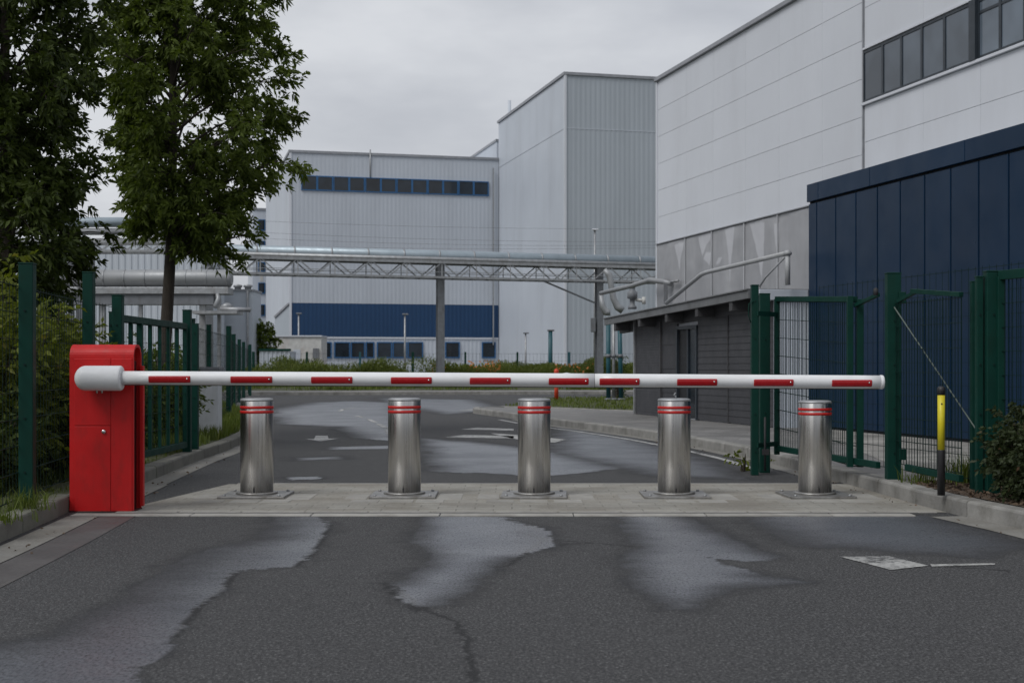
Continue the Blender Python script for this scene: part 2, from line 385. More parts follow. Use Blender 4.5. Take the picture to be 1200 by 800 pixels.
    def build(s, name, m, parent=None, origin=None, bevel=0., seg=2):
        if origin is None:
            origin = Vector((0, 0, 0)) if parent is None else world_loc(parent)
        origin = Vector(origin)
        me = bpy.data.meshes.new(name)
        me.from_pydata([(v[0] - origin.x, v[1] - origin.y, v[2] - origin.z) for v in s.v], [], s.f)
        me.polygons.foreach_set('use_smooth', s.smooth)
        me.materials.append(m if not isinstance(m, str) else M[m])
        me.update()
        o = bpy.data.objects.new(name, me); COL.objects.link(o)
        if parent is not None: o.parent = parent
        else: o.location = origin
        if bevel:
            b = o.modifiers.new('bevel', 'BEVEL'); b.width = bevel; b.segments = seg; b.limit_method = 'ANGLE'; b.angle_limit = R(40)
            b.harden_normals = False
        return o
def world_loc(o):
    v = Vector((0, 0, 0))
    while o is not None: v += o.location; o = o.parent
    return v
def tag(o, label, cat, group=None, kind=None):
    if label: o['label'] = label
    if cat: o['category'] = cat
    if group: o['group'] = group
    if kind: o['kind'] = kind
    return o
def thing(name, label, cat, loc=(0, 0, 0), group=None):
    o = bpy.data.objects.new(name, None); COL.objects.link(o); o.location = loc; o.empty_display_size = .1
    return tag(o, label, cat, group)
def struct(o): o['kind'] = 'structure'; return o
def kids(o): return [c for c in bpy.data.objects if c.parent == o]
def copy_tree(o, parent=None):
    c = o.copy(); COL.objects.link(c)
    if parent is not None: c.parent = parent
    for ch in kids(o): copy_tree(ch, c)
    return c
def np_mesh(name, V, faces_tri, m, parent=None, origin=(0, 0, 0)):
    """fast triangle mesh from numpy"""
    me = bpy.data.meshes.new(name); V = np.asarray(V, dtype=np.float32) - np.asarray(origin, dtype=np.float32)
    T = np.asarray(faces_tri, dtype=np.int32)
    me.vertices.add(len(V)); me.vertices.foreach_set('co', V.ravel())
    me.loops.add(T.size); me.loops.foreach_set('vertex_index', T.ravel())
    me.polygons.add(len(T)); me.polygons.foreach_set('loop_start', np.arange(0, T.size, 3, dtype=np.int32))
    me.polygons.foreach_set('loop_total', np.full(len(T), 3, dtype=np.int32))
    me.update(calc_edges=True); me.validate()
    me.materials.append(M[m])
    o = bpy.data.objects.new(name, me); COL.objects.link(o)
    if parent is not None: o.parent = parent
    else: o.location = origin
    return o

# ------------------------------------------------------------------ world, sun, camera
SUN_EL, SUN_AZ = 50., -134.     # azimuth: degrees clockwise from +Y (the view), negative = from the left and behind
w = bpy.data.worlds.new('World'); S.world = w; w.use_nodes = True
nt = w.node_tree; bg = nt.nodes['Background']
sky = nd(nt, 'ShaderNodeTexSky', sky_type='NISHITA'); sky.sun_disc = False
sky.sun_elevation = R(SUN_EL); sky.sun_rotation = R(SUN_AZ); sky.dust_density = 4.; sky.air_density = 1.; sky.altitude = 100
tc = nd(nt, 'ShaderNodeTexCoord')
cn = noise_n(nt, 1.9, 6, .52, vec=tc.outputs['Generated'], stretch=(1.0, 1.0, 3.0))
cn2 = noise_n(nt, 4.5, 5, .55, vec=tc.outputs['Generated'], stretch=(1.0, 1.0, 2.6))
ck = math_n(nt, 'ADD', math_n(nt, 'MULTIPLY', cn, .72), math_n(nt, 'MULTIPLY', cn2, .28))
cloud = ramp(nt, ck, [(.38, (3.95, 4.13, 4.55)), (.50, (5.3, 5.47, 5.85)), (.61, (6.85, 7.0, 7.3))])
link(nt, mixc(nt, .9, sky.outputs[0], cloud), bg.inputs['Color'])
bg.inputs['Strength'].default_value = .10
sl = bpy.data.lights.new('sun', 'SUN'); sl.energy = 1.5; sl.angle = R(26); sl.color = (1., .992, .975)
so = bpy.data.objects.new('sun', sl); COL.objects.link(so)
az = R(SUN_AZ); el = R(SUN_EL)
sd = Vector((math.sin(az) * math.cos(el), math.cos(az) * math.cos(el), math.sin(el)))
so.rotation_euler = (-sd).to_track_quat('-Z', 'Y').to_euler(); so.location = sd * 60

cam = bpy.data.cameras.new('camera'); co = bpy.data.objects.new('camera', cam); COL.objects.link(co)
cam.sensor_width = 36; cam.lens = 48; cam.shift_y = 30 / 1200.; cam.clip_end = 3000; cam.clip_start = .05
co.location = (0, 0, CAMH); co.rotation_euler = (R(90), 0, 0)
cam.dof.use_dof = True; cam.dof.focus_distance = 11.3; cam.dof.aperture_fstop = 5.6
S.camera = co
S.view_settings.view_transform = 'Standard'; S.view_settings.look = 'None'
S.view_settings.exposure = 0.08; S.view_settings.gamma = 1.0
S.render.engine = 'CYCLES'
S.cycles.max_bounces = 6; S.cycles.transparent_max_bounces = 4; S.cycles.use_denoising = True
S.cycles.sample_clamp_indirect = 6

# ------------------------------------------------------------------ ground, road
struct(MB().flat([(-900, -60), (900, -60), (900, 1500), (-900, 1500)], -.03).build('ground', 'verge'))

LK = [(-3.05, 4.5), (-3.15, 6.5), (-3.285, 8.76), (-3.42, 10.5), (-3.62, 13.3), (-3.83, 16.4), (-4.0, 19.8), (-4.6, 24.5), (-6.0, 31), (-8.0, 38), (-11.5, 45), (-17, 50), (-30, 53)]
RK = [(4.15, 4.5), (3.92, 7), (3.66, 9.4), (3.55, 10.1), (3.40, 11.2), (3.27, 13.9), (3.14, 15.6), (2.98, 17.7), (2.35, 21.4), (1.62, 24.3), (.78, 27.06), (.06, 30.2), (-.62, 32.6), (-.98, 34), (-.9, 35.2), (-.3, 35.6)]
def smooth_line(pts, n=8):
    P = [Vector((p[0], p[1], 0)) for p in pts]; out = []
    for i in range(len(P) - 1):
        p0, p1, p2, p3 = P[max(i - 1, 0)], P[i], P[i + 1], P[min(i + 2, len(P) - 1)]
        for k in range(n):
            t = k / n
            out.append(.5 * ((2 * p1) + (p2 - p0) * t + (2 * p0 - 5 * p1 + 4 * p2 - p3) * t * t + (3 * p1 - p0 - 3 * p2 + p3) * t ** 3))
    out.append(P[-1]); return out
def resample(pts, step):
    out = [pts[0]]; acc = 0
    for a, b in zip(pts, pts[1:]):
        L = (b - a).length; t = step - acc
        while t <= L:
            out.append(a.lerp(b, t / L)); t += step
        acc = (acc + L) % step if L else acc
    if (pts[-1] - out[-1]).length > .05: out.append(pts[-1])
    return out
LKs, RKs = smooth_line(LK), smooth_line(RK)
def x_at(line, y):
    for a, b in zip(line, line[1:]):
        if (a.y - y) * (b.y - y) <= 0 and a.y != b.y:
            return a.x + (b.x - a.x) * (y - a.y) / (b.y - a.y)
    return line[0].x
def offset(pts, d):
    out = []
    for i, p in enumerate(pts):
        t = (pts[min(i + 1, len(pts) - 1)] - pts[max(i - 1, 0)]).normalized()
        out.append(p + Vector((t.y, -t.x, 0)) * d)
    return out
def kerb(name, line, side, m, width=.15, h=.13, step=1.0):
    """kerb stones along a line; side=+1 body to the right of travel"""
    st = resample(line, step); mb = MB()
    for a, b in zip(st, st[1:]):
        d = (b - a).normalized(); n = Vector((d.y, -d.x, 0)) * side
        a2 = a + d * .004; b2 = b - d * .004; hh = h + random.uniform(-.004, .004); j = random.uniform(-.004, .004)
        prof = [(0, -.05), (0, h - .022), (.006, h - .008), (.02, hh), (width, hh), (width, -.05)]
        vs = [p + n * (q + j) + Vector((0, 0, z)) for p in (a2, b2) for q, z in prof]; k = len(prof)
        fs = [(i, i + 1, k + i + 1, k + i) for i in range(k - 1)] + [tuple(range(k)), tuple(range(k, 2 * k))[::-1]]
        if side < 0: fs = [f[::-1] for f in fs]
        mb.add(vs, fs)
    return struct(mb.build(name, m))
kerb('kerb', smooth_line([(-3.05, 4.5), (-3.17, 6.5), (-3.34, 8.76), (-3.53, 11.0)]), -1, 'kerb_mossy'); kerb('kerb', [p for p in LKs if p.y > 11.1], -1, 'kerb_mossy'); kerb('kerb', RKs, 1, 'kerb')

# wet patches (outlines from the photograph's pixels, dropped onto the road) ------
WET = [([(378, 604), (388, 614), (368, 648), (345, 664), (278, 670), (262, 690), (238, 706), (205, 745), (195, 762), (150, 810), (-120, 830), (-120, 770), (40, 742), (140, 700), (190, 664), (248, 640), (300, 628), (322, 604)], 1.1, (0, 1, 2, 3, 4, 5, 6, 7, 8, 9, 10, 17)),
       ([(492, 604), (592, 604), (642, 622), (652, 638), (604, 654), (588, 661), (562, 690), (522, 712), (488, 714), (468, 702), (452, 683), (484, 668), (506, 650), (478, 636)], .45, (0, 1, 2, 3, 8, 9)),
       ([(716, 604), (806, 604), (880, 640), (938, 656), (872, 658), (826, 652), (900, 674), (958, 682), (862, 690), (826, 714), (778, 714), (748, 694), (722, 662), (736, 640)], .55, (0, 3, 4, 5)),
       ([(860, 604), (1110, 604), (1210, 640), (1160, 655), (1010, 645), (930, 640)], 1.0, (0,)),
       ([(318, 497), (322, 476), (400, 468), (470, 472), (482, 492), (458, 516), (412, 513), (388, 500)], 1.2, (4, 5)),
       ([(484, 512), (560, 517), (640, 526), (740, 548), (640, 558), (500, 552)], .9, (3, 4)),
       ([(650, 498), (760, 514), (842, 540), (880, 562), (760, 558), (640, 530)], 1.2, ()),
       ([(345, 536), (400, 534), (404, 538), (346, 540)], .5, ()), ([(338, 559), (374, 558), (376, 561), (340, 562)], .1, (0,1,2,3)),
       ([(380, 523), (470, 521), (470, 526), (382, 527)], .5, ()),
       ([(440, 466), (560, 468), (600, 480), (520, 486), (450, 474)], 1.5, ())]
CRACKS = [[(388, 614), (368, 648), (345, 664)], [(278, 670), (262, 690), (238, 706), (205, 745)], [(452, 683), (470, 704), (488, 714)], [(535, 728), (548, 752), (556, 800)], [(604, 622), (640, 632), (700, 636)], [(640, 630), (600, 660), (588, 664)],
          [(458, 684), (500, 715), (535, 728)], [(1085, 662), (1180, 668)], [(655, 638), (700, 636), (742, 640)]]
def seg_dist(P, a, b):
    a = np.array(a[:2]); b = np.array(b[:2]); d = b - a; L = (d * d).sum() + 1e-12
    t = np.clip(((P - a) @ d) / L, 0, 1)
    return np.hypot(*(P - (a + t[:, None] * d)).T)
def inside(P, poly):
    x, y = P[:, 0], P[:, 1]; r = np.zeros(len(P), bool); n = len(poly)
    for i in range(n):
        x0, y0 = poly[i]; x1, y1 = poly[(i + 1) % n]
        c = ((y0 > y) != (y1 > y)) & (x < (x1 - x0) * (y - y0) / (y1 - y0 + 1e-12) + x0); r ^= c
    return r
def road():
    ys = [1.0]
    while ys[-1] < 62: ys.append(ys[-1] + max(.035, min(.6, .0045 * ys[-1])))
    xs = sorted(set([-40, -25, -15, -10, -7] + list(np.arange(-5.2, 5.2, .045)) + [6, 8, 12, 25, 45]))
    X, Y = np.meshgrid(np.array(xs, float), np.array(ys, float))
    P = np.stack([X.ravel(), Y.ravel()], 1); nx, ny = len(xs), len(ys)
    V = np.concatenate([P, np.zeros((len(P), 1))], 1)
    i = np.arange((ny - 1) * (nx - 1)); r, c = i // (nx - 1), i % (nx - 1); a = r * nx + c
    T = np.concatenate([np.stack([a, a + 1, a + nx + 1], 1), np.stack([a, a + nx + 1, a + nx], 1)])
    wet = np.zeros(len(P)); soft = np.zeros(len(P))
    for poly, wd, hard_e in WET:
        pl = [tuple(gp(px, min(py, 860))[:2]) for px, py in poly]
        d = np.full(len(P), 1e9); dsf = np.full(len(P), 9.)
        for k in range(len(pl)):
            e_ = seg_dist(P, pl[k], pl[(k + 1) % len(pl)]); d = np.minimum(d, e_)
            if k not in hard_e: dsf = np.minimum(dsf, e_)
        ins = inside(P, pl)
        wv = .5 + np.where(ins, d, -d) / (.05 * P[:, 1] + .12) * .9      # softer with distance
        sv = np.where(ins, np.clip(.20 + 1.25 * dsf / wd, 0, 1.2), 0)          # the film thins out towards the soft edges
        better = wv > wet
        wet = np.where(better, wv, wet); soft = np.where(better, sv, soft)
    ck = np.full(len(P), 1.)
    for line in CRACKS:
        g = [tuple(gp(*q)[:2]) for q in line]
        for a_, b_ in zip(g, g[1:]):
            d = seg_dist(P, a_, b_); sg = np.sign((b_[0] - a_[0]) * (P[:, 1] - a_[1]) - (b_[1] - a_[1]) * (P[:, 0] - a_[0]) + 1e-9)
            t_ = ((P - np.array(a_[:2])) @ (np.array(b_[:2]) - np.array(a_[:2]))) / ((np.array(b_[:2]) - np.array(a_[:2])) ** 2).sum()
            ck = np.where(d < np.abs(ck), np.where((t_ > -.02) & (t_ < 1.02), sg * d, d), ck)
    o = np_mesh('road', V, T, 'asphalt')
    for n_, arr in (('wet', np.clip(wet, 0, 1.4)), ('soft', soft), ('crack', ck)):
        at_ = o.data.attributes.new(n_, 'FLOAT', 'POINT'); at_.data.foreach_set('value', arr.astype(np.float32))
    return struct(o)
road()

# paved band with the bollards -----------------------------------------------------
bY0, bY1 = 10.62, 13.4
def edge_poly(y0, y1, dl=.0, dr=.0, n=8):
    ys_ = [y0 + (y1 - y0) * i / n for i in range(n + 1)]
    return [(x_at(LKs, y) + dl, y) for y in ys_][::-1] + [(x_at(RKs, y) - dr, y) for y in ys_]
mb = MB()
pl = [(x_at(LKs, y) + d, y) for y, d in ((13.4, .85), (12.4, .62), (11.4, .4), (bY0 + .17, .3))] + [(x_at(RKs, y) - .0, y) for y in (bY0 + .17, 11.4, 12.4, 13.4)]
mb.flat(pl, .004); struct(mb.build('paving_band', 'paving_band'))
mb = MB(); x = x_at(LKs, bY0) + .02
while x < 3.1:
    L = random.uniform(.9, 1.05); mb.box(x, min(x + L, 3.12) - .008, bY0 - .1, bY0 + .055, -.02, .009); x += L
struct(mb.build('edging_strip', 'strip', bevel=.004))
mb = MB(); x = x_at(LKs, bY0) + .3
while x < 3.2:
    mb.box(x, x + .485, bY0 + .155, bY0 + .22, -.02, .008); x += .5
struct(mb.build('edging_strip', 'strip', bevel=.003))
struct(MB().box(-3.2, 3.2, bY0 + .06, bY0 + .15, -.02, .005).build('drain_channel', 'channel'))
struct(MB().box(-2.7, 2.9, 13.405, 13.46, -.02, .007).build('edging_strip', 'strip'))
# gutters
def strip_between(name, A, B, z, m):
    n = min(len(A), len(B)); mb = MB()
    mb.add([(p.x, p.y, z) for p in A[:n]] + [(p.x, p.y, z) for p in B[:n]], [(i, i + 1, n + i + 1, n + i) for i in range(n - 1)])
    return struct(mb.build(name, m))
LG = [p for p in LKs if p.y < bY0 - .11]; LG2 = [p for p in LKs if 13.0 < p.y < 26]
strip_between('gutter', LG, offset(LG, .24), .004, 'gutter')
strip_between('gutter', offset(LG, .25), offset(LG, .52), .003, 'gutter_red')
strip_between('gutter', [p for p in LKs if bY0 - .11 <= p.y <= 13.4], offset([p for p in LKs if bY0 - .11 <= p.y <= 13.4], .27), .006, 'gutter')
strip_between('gutter', LG2, offset(LG2, .24), .004, 'gutter')
RG = [p for p in RKs if p.y < bY0 - .08]; RG2 = [p for p in RKs if 13.4 < p.y < 30]
strip_between('gutter', RG, offset(RG, -.27), .004, 'gutter')
strip_between('gutter', RG2, offset(RG2, -.2), .004, 'gutter')

# footway right, bed, verges ----------------------------------------------------------
body = [p for p in offset(RKs, .15)]
foot = [(p.x, p.y) for p in body if p.y < 35.3] + [(1.5, 33.4), (3.2, 31.4), (9, 31), (30, 31), (30, 4.5)]
mb = MB(); mb.flat(foot, .122); struct(mb.build('pavement', 'footway'))
mb = MB(); fc = [(3.9, 13.5), (4.9, 22.9), (12, 23.5), (14, 8), (4.75, 8), (4.45, 10.5), (3.95, 12.6)]
mb.flat(fc, .127); struct(mb.build('forecourt_paving', 'forecourt'))
bed = [(x_at(RKs, y) + .15, y) for y in (5, 7, 9, 10, 11, 12.0)] + [(3.95, 12.35), (4.3, 11.6), (4.9, 9.5), (6, 5)]
mb = MB(); mb.flat(bed, .134); struct(mb.build('planting_bed', 'mulch'))
# grass island behind the footway with its back kerb
isl = smooth_line([(-.3, 35.6), (.75, 34.9), (1.7, 33.6), (3.2, 31.55), (5, 31.2)])
kerb('kerb', isl, -1, 'kerb')
ip = [(p.x, p.y) for p in offset(isl, -.15)] + [(12, 34), (12, 45.5), (3, 46), (1.4, 45), (.55, 41), (.05, 37.2)]
struct(MB().flat(ip, .125).build('grass_island', 'verge'))
# left verge
lv = [(p.x, p.y) for p in offset(LKs, -.15)] + [(-45, 52), (-45, 3), (-3.2, 3)]
struct(MB().flat(lv, .118).build('verge', 'verge'))
# far kerb, footpath and bank beyond the cross road
fk = smooth_line([(-40, 47), (-20, 53.5), (-12, 55.4), (-4, 56.5), (6, 57.5), (16, 58.5), (40, 60)])
kerb('kerb', fk, -1, 'kerb', .3, .14)
fk2 = offset(fk, -.3); fk3 = offset(fk, -3.2)
strip_between('pavement', fk2, fk3, .135, 'footway')
b1 = [p + Vector((0, 0, .13)) for p in fk3]; b2 = [p + Vector((0, 12, .62)) for p in fk3]; b3 = [p + Vector((0, 20, .6)) for p in fk3]; b4 = [p + Vector((0, 30, .0)) for p in fk3]
mb = MB(); n = len(b1)
for A, B in ((b1, b2), (b2, b3), (b3, b4)):
    mb.add(A + B, [(i, i + 1, n + i + 1, n + i) for i in range(n - 1)], True)
struct(mb.build('bank', 'verge'))
# yard in front of the far works
struct(MB().flat([(-80, 92), (80, 92), (80, 175), (-80, 175)], -.01).build('yard', 'footway'))

# road markings ---------------------------------------------------------------------
def mark(pts, z=.004):
    mb = MB(); mb.flat([gp(*p)[:2] for p in pts], z); return struct(mb.build('road_marking', 'paint'))
mark([(984, 652.5), (1042, 652), (1088, 663), (1044, 668)])
mark([(1090, 661.5), (1166, 660.2), (1166, 662), (1092, 664)])
mark([(357, 514), (368, 514.5), (370, 510.5), (384, 510.5), (385, 514), (397, 513.6), (376, 517)])
mark([(521, 512.2), (545, 509.5), (602, 511), (602, 513.5), (556, 513)])
mark([(575, 507.6), (612, 510), (664, 515), (650, 518.5), (608, 515.2), (588, 511)])
mark([(560, 501), (602, 502.5), (602, 504.5), (540, 503)])
cl = [(398, 482.5), (408, 479.5), (424, 487), (437, 493), (448, 499), (455, 505)]
def dash(a, b, wd=.11):
    A, B = gp(*a), gp(*b); d = (B - A).normalized(); nn = Vector((d.y, -d.x, 0)) * wd / 2
    mb = MB(); mb.flat([(A + nn)[:2], (B + nn)[:2], (B - nn)[:2], (A - nn)[:2]], .004); struct(mb.build('road_marking', 'paint'))
for a, b in (((398, 482), (402, 479.5)), ((403, 479.3), (416, 478)), ((418, 487), (425, 489)), ((431, 491), (441, 495)), ((443, 496.5), (452, 501.5)), ((453, 503), (457, 509))): dash(a, b)
dash((541, 481.5), (556, 479.5), .2)
# edge line of the right-hand curve
e = [p for p in offset(RKs, -.38) if 15 < p.y < 30]
strip_between('road_marking', e, offset(e, -.1), .005, 'paint')

# ------------------------------------------------------------------ barrier
CY = 10.83
def cx(px, Y=CY): return (px - 600) / F * Y
def cz(py, Y=CY): return CAMH + (430 - py) / F * Y
t = thing('barrier_cabinet', 'red steel barrier cabinet with rounded hood and locked service door', 'barrier cabinet', (cx(119), CY + .11, 0))
x0, x1 = cx(81.5), cx(156.5); dep = .235; top = 1.33; rr = .1
prof = [(CY, .012)] + [(CY + rr - rr * math.cos(a), top - rr + rr * math.sin(a)) for a in [R(90) * i / 8 for i in range(9)]] + \
       [(CY + dep - rr + rr * math.sin(a), top - rr + rr * math.cos(a)) for a in [R(90) * i / 8 for i in range(9)]] + [(CY + dep, .012)]
mb = MB(); nP = len(prof)
# outer shell with thickness, open on the right end so that the side panel sits back inside the arch
th = .022
inner = [(CY + th, .012)] + [(CY + rr - (rr - th) * math.cos(a), top - rr + (rr - th) * math.sin(a)) for a in [R(90) * i / 8 for i in range(9)]] + \
        [(CY + dep - rr + (rr - th) * math.sin(a), top - rr + (rr - th) * math.cos(a)) for a in [R(90) * i / 8 for i in range(9)]] + [(CY + dep - th, .012)]
vs = [(x, y, z) for x in (x0, x1) for y, z in prof] + [(x, y, z) for x in (x0, x1) for y, z in inner]
fs = []
for i in range(nP - 1):
    fs.append((i, i + 1, nP + i + 1, nP + i))
    fs.append((2 * nP + i, 3 * nP + i, 3 * nP + i + 1, 2 * nP + i + 1))
    fs.append((nP + i, nP + i + 1, 3 * nP + i + 1, 3 * nP + i)); fs.append((i, 2 * nP + i, 2 * nP + i + 1, i + 1))
fs += [(0, nP, 3 * nP, 2 * nP), (nP - 1, 3 * nP - 1, 4 * nP - 1, 2 * nP - 1)]
mb.add(vs, fs, False)
mb.build('hood', 'red', t)
mb = MB(); yy0, yy1 = CY + th + .002, CY + dep - th - .002
mb.box(x0 + .02, x1 - .035, yy0, yy1, .02, 1.2); mb.build('side_panel', 'dark_red', t)
def fp(name, a, b, c, d, m='red', proud=.006):
    return MB().box(cx(a), cx(b), CY - proud, CY + .004, cz(d), cz(c)).build(name, m, t, bevel=.003)
fp('front_panel', 87.2, 129.6, 420, 498.2)
dr = fp('service_door', 87.2, 129.6, 499.2, 598.6, proud=.007)
fp('front_panel', 130.4, 154.8, 420, 598.6)
MB().lathe([(0, -.012), (.014, -.012), (.017, -.006), (.017, .004)], (cx(122), CY - .008, cz(505.5)), 'y', 20).build('lock', 'chrome', dr)
MB().box(x0 - .004, x1 + .004, CY - .004, CY + dep + .004, 0, .014).build('plinth', 'dark_red', t)
MB().bar((x1 + .012, CY + dep - .03, .03), (x1 + .012, CY + dep - .03, 1.16), .03, .05).build('side_strip', 'red', t, bevel=.004)

BY = 10.695
hb = thing('barrier_boom', 'long white barrier boom with ten red reflectors lowered across the road', 'barrier boom', (cx(116, BY), BY, cz(443, BY)))
hx0, hx1, hz = cx(88, BY), cx(143.5, BY), cz(443, BY)
rH = .098; hl = hx1 - hx0
profH = [(0, 0)] + [(rH * math.sin(R(a)), .085 * (1 - math.cos(R(a)))) for a in range(10, 91, 10)] + [(rH, hl - .015), (rH - .006, hl - .004), (rH - .018, hl), (0, hl)]
MB().lathe(profH, (hx0, BY, hz), 'x', 40).build('boom_clamp', 'white', hb)
MB().lathe([(.05, 0), (.05, .10)], (cx(112, BY), BY + .05, hz), 'y', 24).build('drive_shaft', 'rubber', hb)
for px in (113.5, 119.5): MB().lathe([(.008, -.018), (.008, .02)], (cx(px, BY), BY, hz - rH), 'z', 8).build('clamp_bolt', 'chrome', hb)
bx0, bx1 = hx1 - .01, cx(1034, BY)
zL, zR = cz(442.6, BY), cz(447.6, BY)
def bz(x): u = (x - bx0) / (bx1 - bx0); return zL + (zR - zL) * (u ** 1.15)
def boom_tube(xa, xb, r, name, m, n=14, cap=True):
    mb = MB(); mb.tube([(xa + (xb - xa) * i / n, BY, bz(xa + (xb - xa) * i / n)) for i in range(n + 1)], r, 32); return mb.build(name, m, hb)
xj = cx(696.5, BY)
boom_tube(bx0, xj - .002, .0535, 'boom_tube', 'white'); boom_tube(xj + .002, bx1 - .004, .0525, 'boom_tube', 'white')
boom_tube(xj - .01, xj + .01, .0515, 'joint_sleeve', 'galv', 2)
mb = MB(); mb.lathe([(.0545, -.02), (.0555, -.012), (.0555, .0), (.050, .008), (0, .011)], (bx1, BY, bz(bx1)), 'x', 32); mb.build('end_cap', 'white', hb)
mb = MB(); mb.tube([(bx0 + .02, BY + .012, bz(bx0) - .0525), (xj, BY + .012, bz(xj) - .0525), (bx1 - .03, BY + .012, bz(bx1) - .052)], .006, 8); mb.build('rubber_edge', 'rubber', hb)
for a, b in ((174, 223), (270, 319), (364.5, 413), (458, 506), (550.5, 598.5), (643, 690), (702.5, 749.5), (793.5, 840.5), (883.5, 930), (975, 1022)):
    yb = BY - .0525; xa, xb = cx(a, yb), cx(b, yb); xm = (xa + xb) / 2; zc = bz(xm) - .010
    mb = MB(); hh = .027
    # rounded housing following the tube's curve
    nz = 6; pr = []
    for i in range(nz + 1):
        dz = -hh + 2 * hh * i / nz
        pr.append((BY - math.sqrt(max(.0, (.0535 + .010) ** 2 - (dz - .010) ** 2)), zc + dz))
    vs = [(x, y, z) for x in (xa, xb) for y, z in pr] + [(x, BY - .03, z) for x in (xa, xb) for z in (pr[0][1], pr[-1][1])]
    k = nz + 1
    fs = [(i, k + i, k + i + 1, i + 1) for i in range(nz)] + [tuple(range(k)) + (2 * k + 1, 2 * k), tuple(range(k, 2 * k))[::-1] + (2 * k + 2, 2 * k + 3)]
    fs += [(0, 2 * k, 2 * k + 2, k), (nz, k + nz, 2 * k + 3, 2 * k + 1)]
    mb.add(vs, fs); rf = mb.build('reflector', 'reflector', hb, bevel=.007, seg=3)
    MB().lathe([(0, -.004), (.006, -.003), (.007, .004)], (xb - .024, pr[nz // 2][0], zc + .004), 'y', 12).build('rivet', 'chrome', rf)

# ------------------------------------------------------------------ bollards
BOL = [(301, 'leftmost steel bollard, the nearest one to the red cabinet', .870), (474, 'second steel bollard from the red cabinet', .872),
       (626, 'middle one of the five steel bollards, the orange red post behind it', .868), (790, 'fourth steel bollard from the red cabinet, a bent wire tab on its top', .868),
       (955, 'rightmost steel bollard, in front of the mesh gate', .850)]
GB = 'stainless steel bollards with red bands in a row across the road'
bol = thing('bollard', BOL[0][1], 'bollard', (0, 0, 0), GB)
r0 = .1455
MB().lathe([(r0, .008), (r0, .845), (r0 - .003, .852)], n=48).build('bollard_tube', 'steel', bol)
MB().lathe([(r0 + .0015, .846), (r0 + .002, .858), (r0 - .006, .868), (r0 - .03, .872), (0, .872)], n=48).build('cap', 'galv', bol)
for z in (.791, .751):
    MB().lathe([(r0 + .0003, z - .013), (r0 + .002, z - .0125), (r0 + .002, z + .0125), (r0 + .0003, z + .013)], n=48).build('red_band', 'band_red', bol)
mb = MB(); mb.box(-.29, .29, -.30, .28, -.01, .022); bp = mb.build('base_plate', 'plate', bol, bevel=.006)
mb = MB(); mb.lathe([(.185, .022), (.185, .034), (.17, .040), (.15, .040)], n=40); mb.build('collar', 'plate', bp)
for sx, sy in ((-.24, -.25), (.24, -.25), (-.24, .23), (.24, .23)):
    MB().lathe([(.014, .02), (.014, .034), (0, .036)], (sx, sy, 0), n=8).build('bolt', 'galv', bp)
mb = MB()
mb.box(-.006, .006, -r0 - .004, -r0 + .01, .03, .075); mb.build('drain_notch', 'rubber', bol)
for i, (px, lab, h) in enumerate(BOL):
    o = bol if i == 0 else copy_tree(bol)
    o.location = ((px - 600) / F * 12.17, 12.17, .004); o.scale = (1, 1, h / .872)
    o['label'] = lab; o.rotation_euler.z = 0 if i == 0 else random.uniform(-.06, .06)
    if i == 3:
        wt = MB().tube([(.01, -.03, .87), (.012, -.03, .892), (-.006, -.03, .905), (.012, -.03, .922)], .006, 6)
        wt.v = [tuple(Vector(v) + o.location) for v in wt.v]; q = wt.build('wire_tab', 'galv', o)
# slabs round each bollard foot, a little lighter and lower
for px, *_ in BOL:
    X = (px - 600) / F * 12.17
    mb = MB()
    for k in range(3):
        a = X - .42 + k * .28 + random.uniform(-.02, .02); mb.box(a, a + .24, 11.55, 11.78, -.02, .0075)
    mb.box(X - .5, X - .31, 11.85, 12.3, -.02, .0075); mb.box(X + .31, X + .52, 11.8, 12.35, -.02, .0075)
    struct(mb.build('paving_slab', 'slab', bevel=.003))

# ------------------------------------------------------------------ mesh fences
def mesh_wires(mb, a, b, z0, z1, pitch=.05, hstep=.2, r=.0026, rise=0.):
    """double-wire mesh panel between plan points a and b"""
    a = Vector((a[0], a[1], 0)); b = Vector((b[0], b[1], 0)); L = (b - a).length; n = max(1, int(L / pitch))
    for i in range(n + 1):
        p = a.lerp(b, i / n); q = p + Vector((0, 0, rise * i / n))
        mb.bar(q + Vector((0, 0, z0)), q + Vector((0, 0, z1 + .02)), r * 2, r * 2)
    k = max(1, round((z1 - z0) / hstep)); d = (b - a).normalized(); nn = Vector((d.y, -d.x, 0)) * .006
    for j in range(k + 1):
        z = z0 + (z1 - z0) * j / k
        for s_ in (-1, 1):
            mb.bar(a + nn * s_ + Vector((0, 0, z)), b + nn * s_ + Vector((0, 0, z + rise)), r * 2.2, r * 2.2)
def post_at(parent, x, y, z0, z1, w, d=None, m='green', ang=0., cap=True):
    d = d or w; c, s = math.cos(ang), math.sin(ang)
    mb = MB(); mb.obox((x, y), (c, s), (-s, c), -w / 2, w / 2, -d / 2, d / 2, z0, z1)
    o = mb.build('post', m, parent, bevel=.006)
    if cap:
        mb = MB(); mb.obox((x, y), (c, s), (-s, c), -w / 2 - .003, w / 2 + .003, -d / 2 - .003, d / 2 + .003, z1, z1 + .012); mb.build('post_cap', m, o, bevel=.003)
    mb = MB()
    for zz in np.arange(z0 + .25, z1 - .1, .4):
        mb.lathe([(.009, -.008), (.009, .004)], (x, y - d / 2, zz), 'y', 8)
    mb.build('clip', 'green_wire', o)
    return o
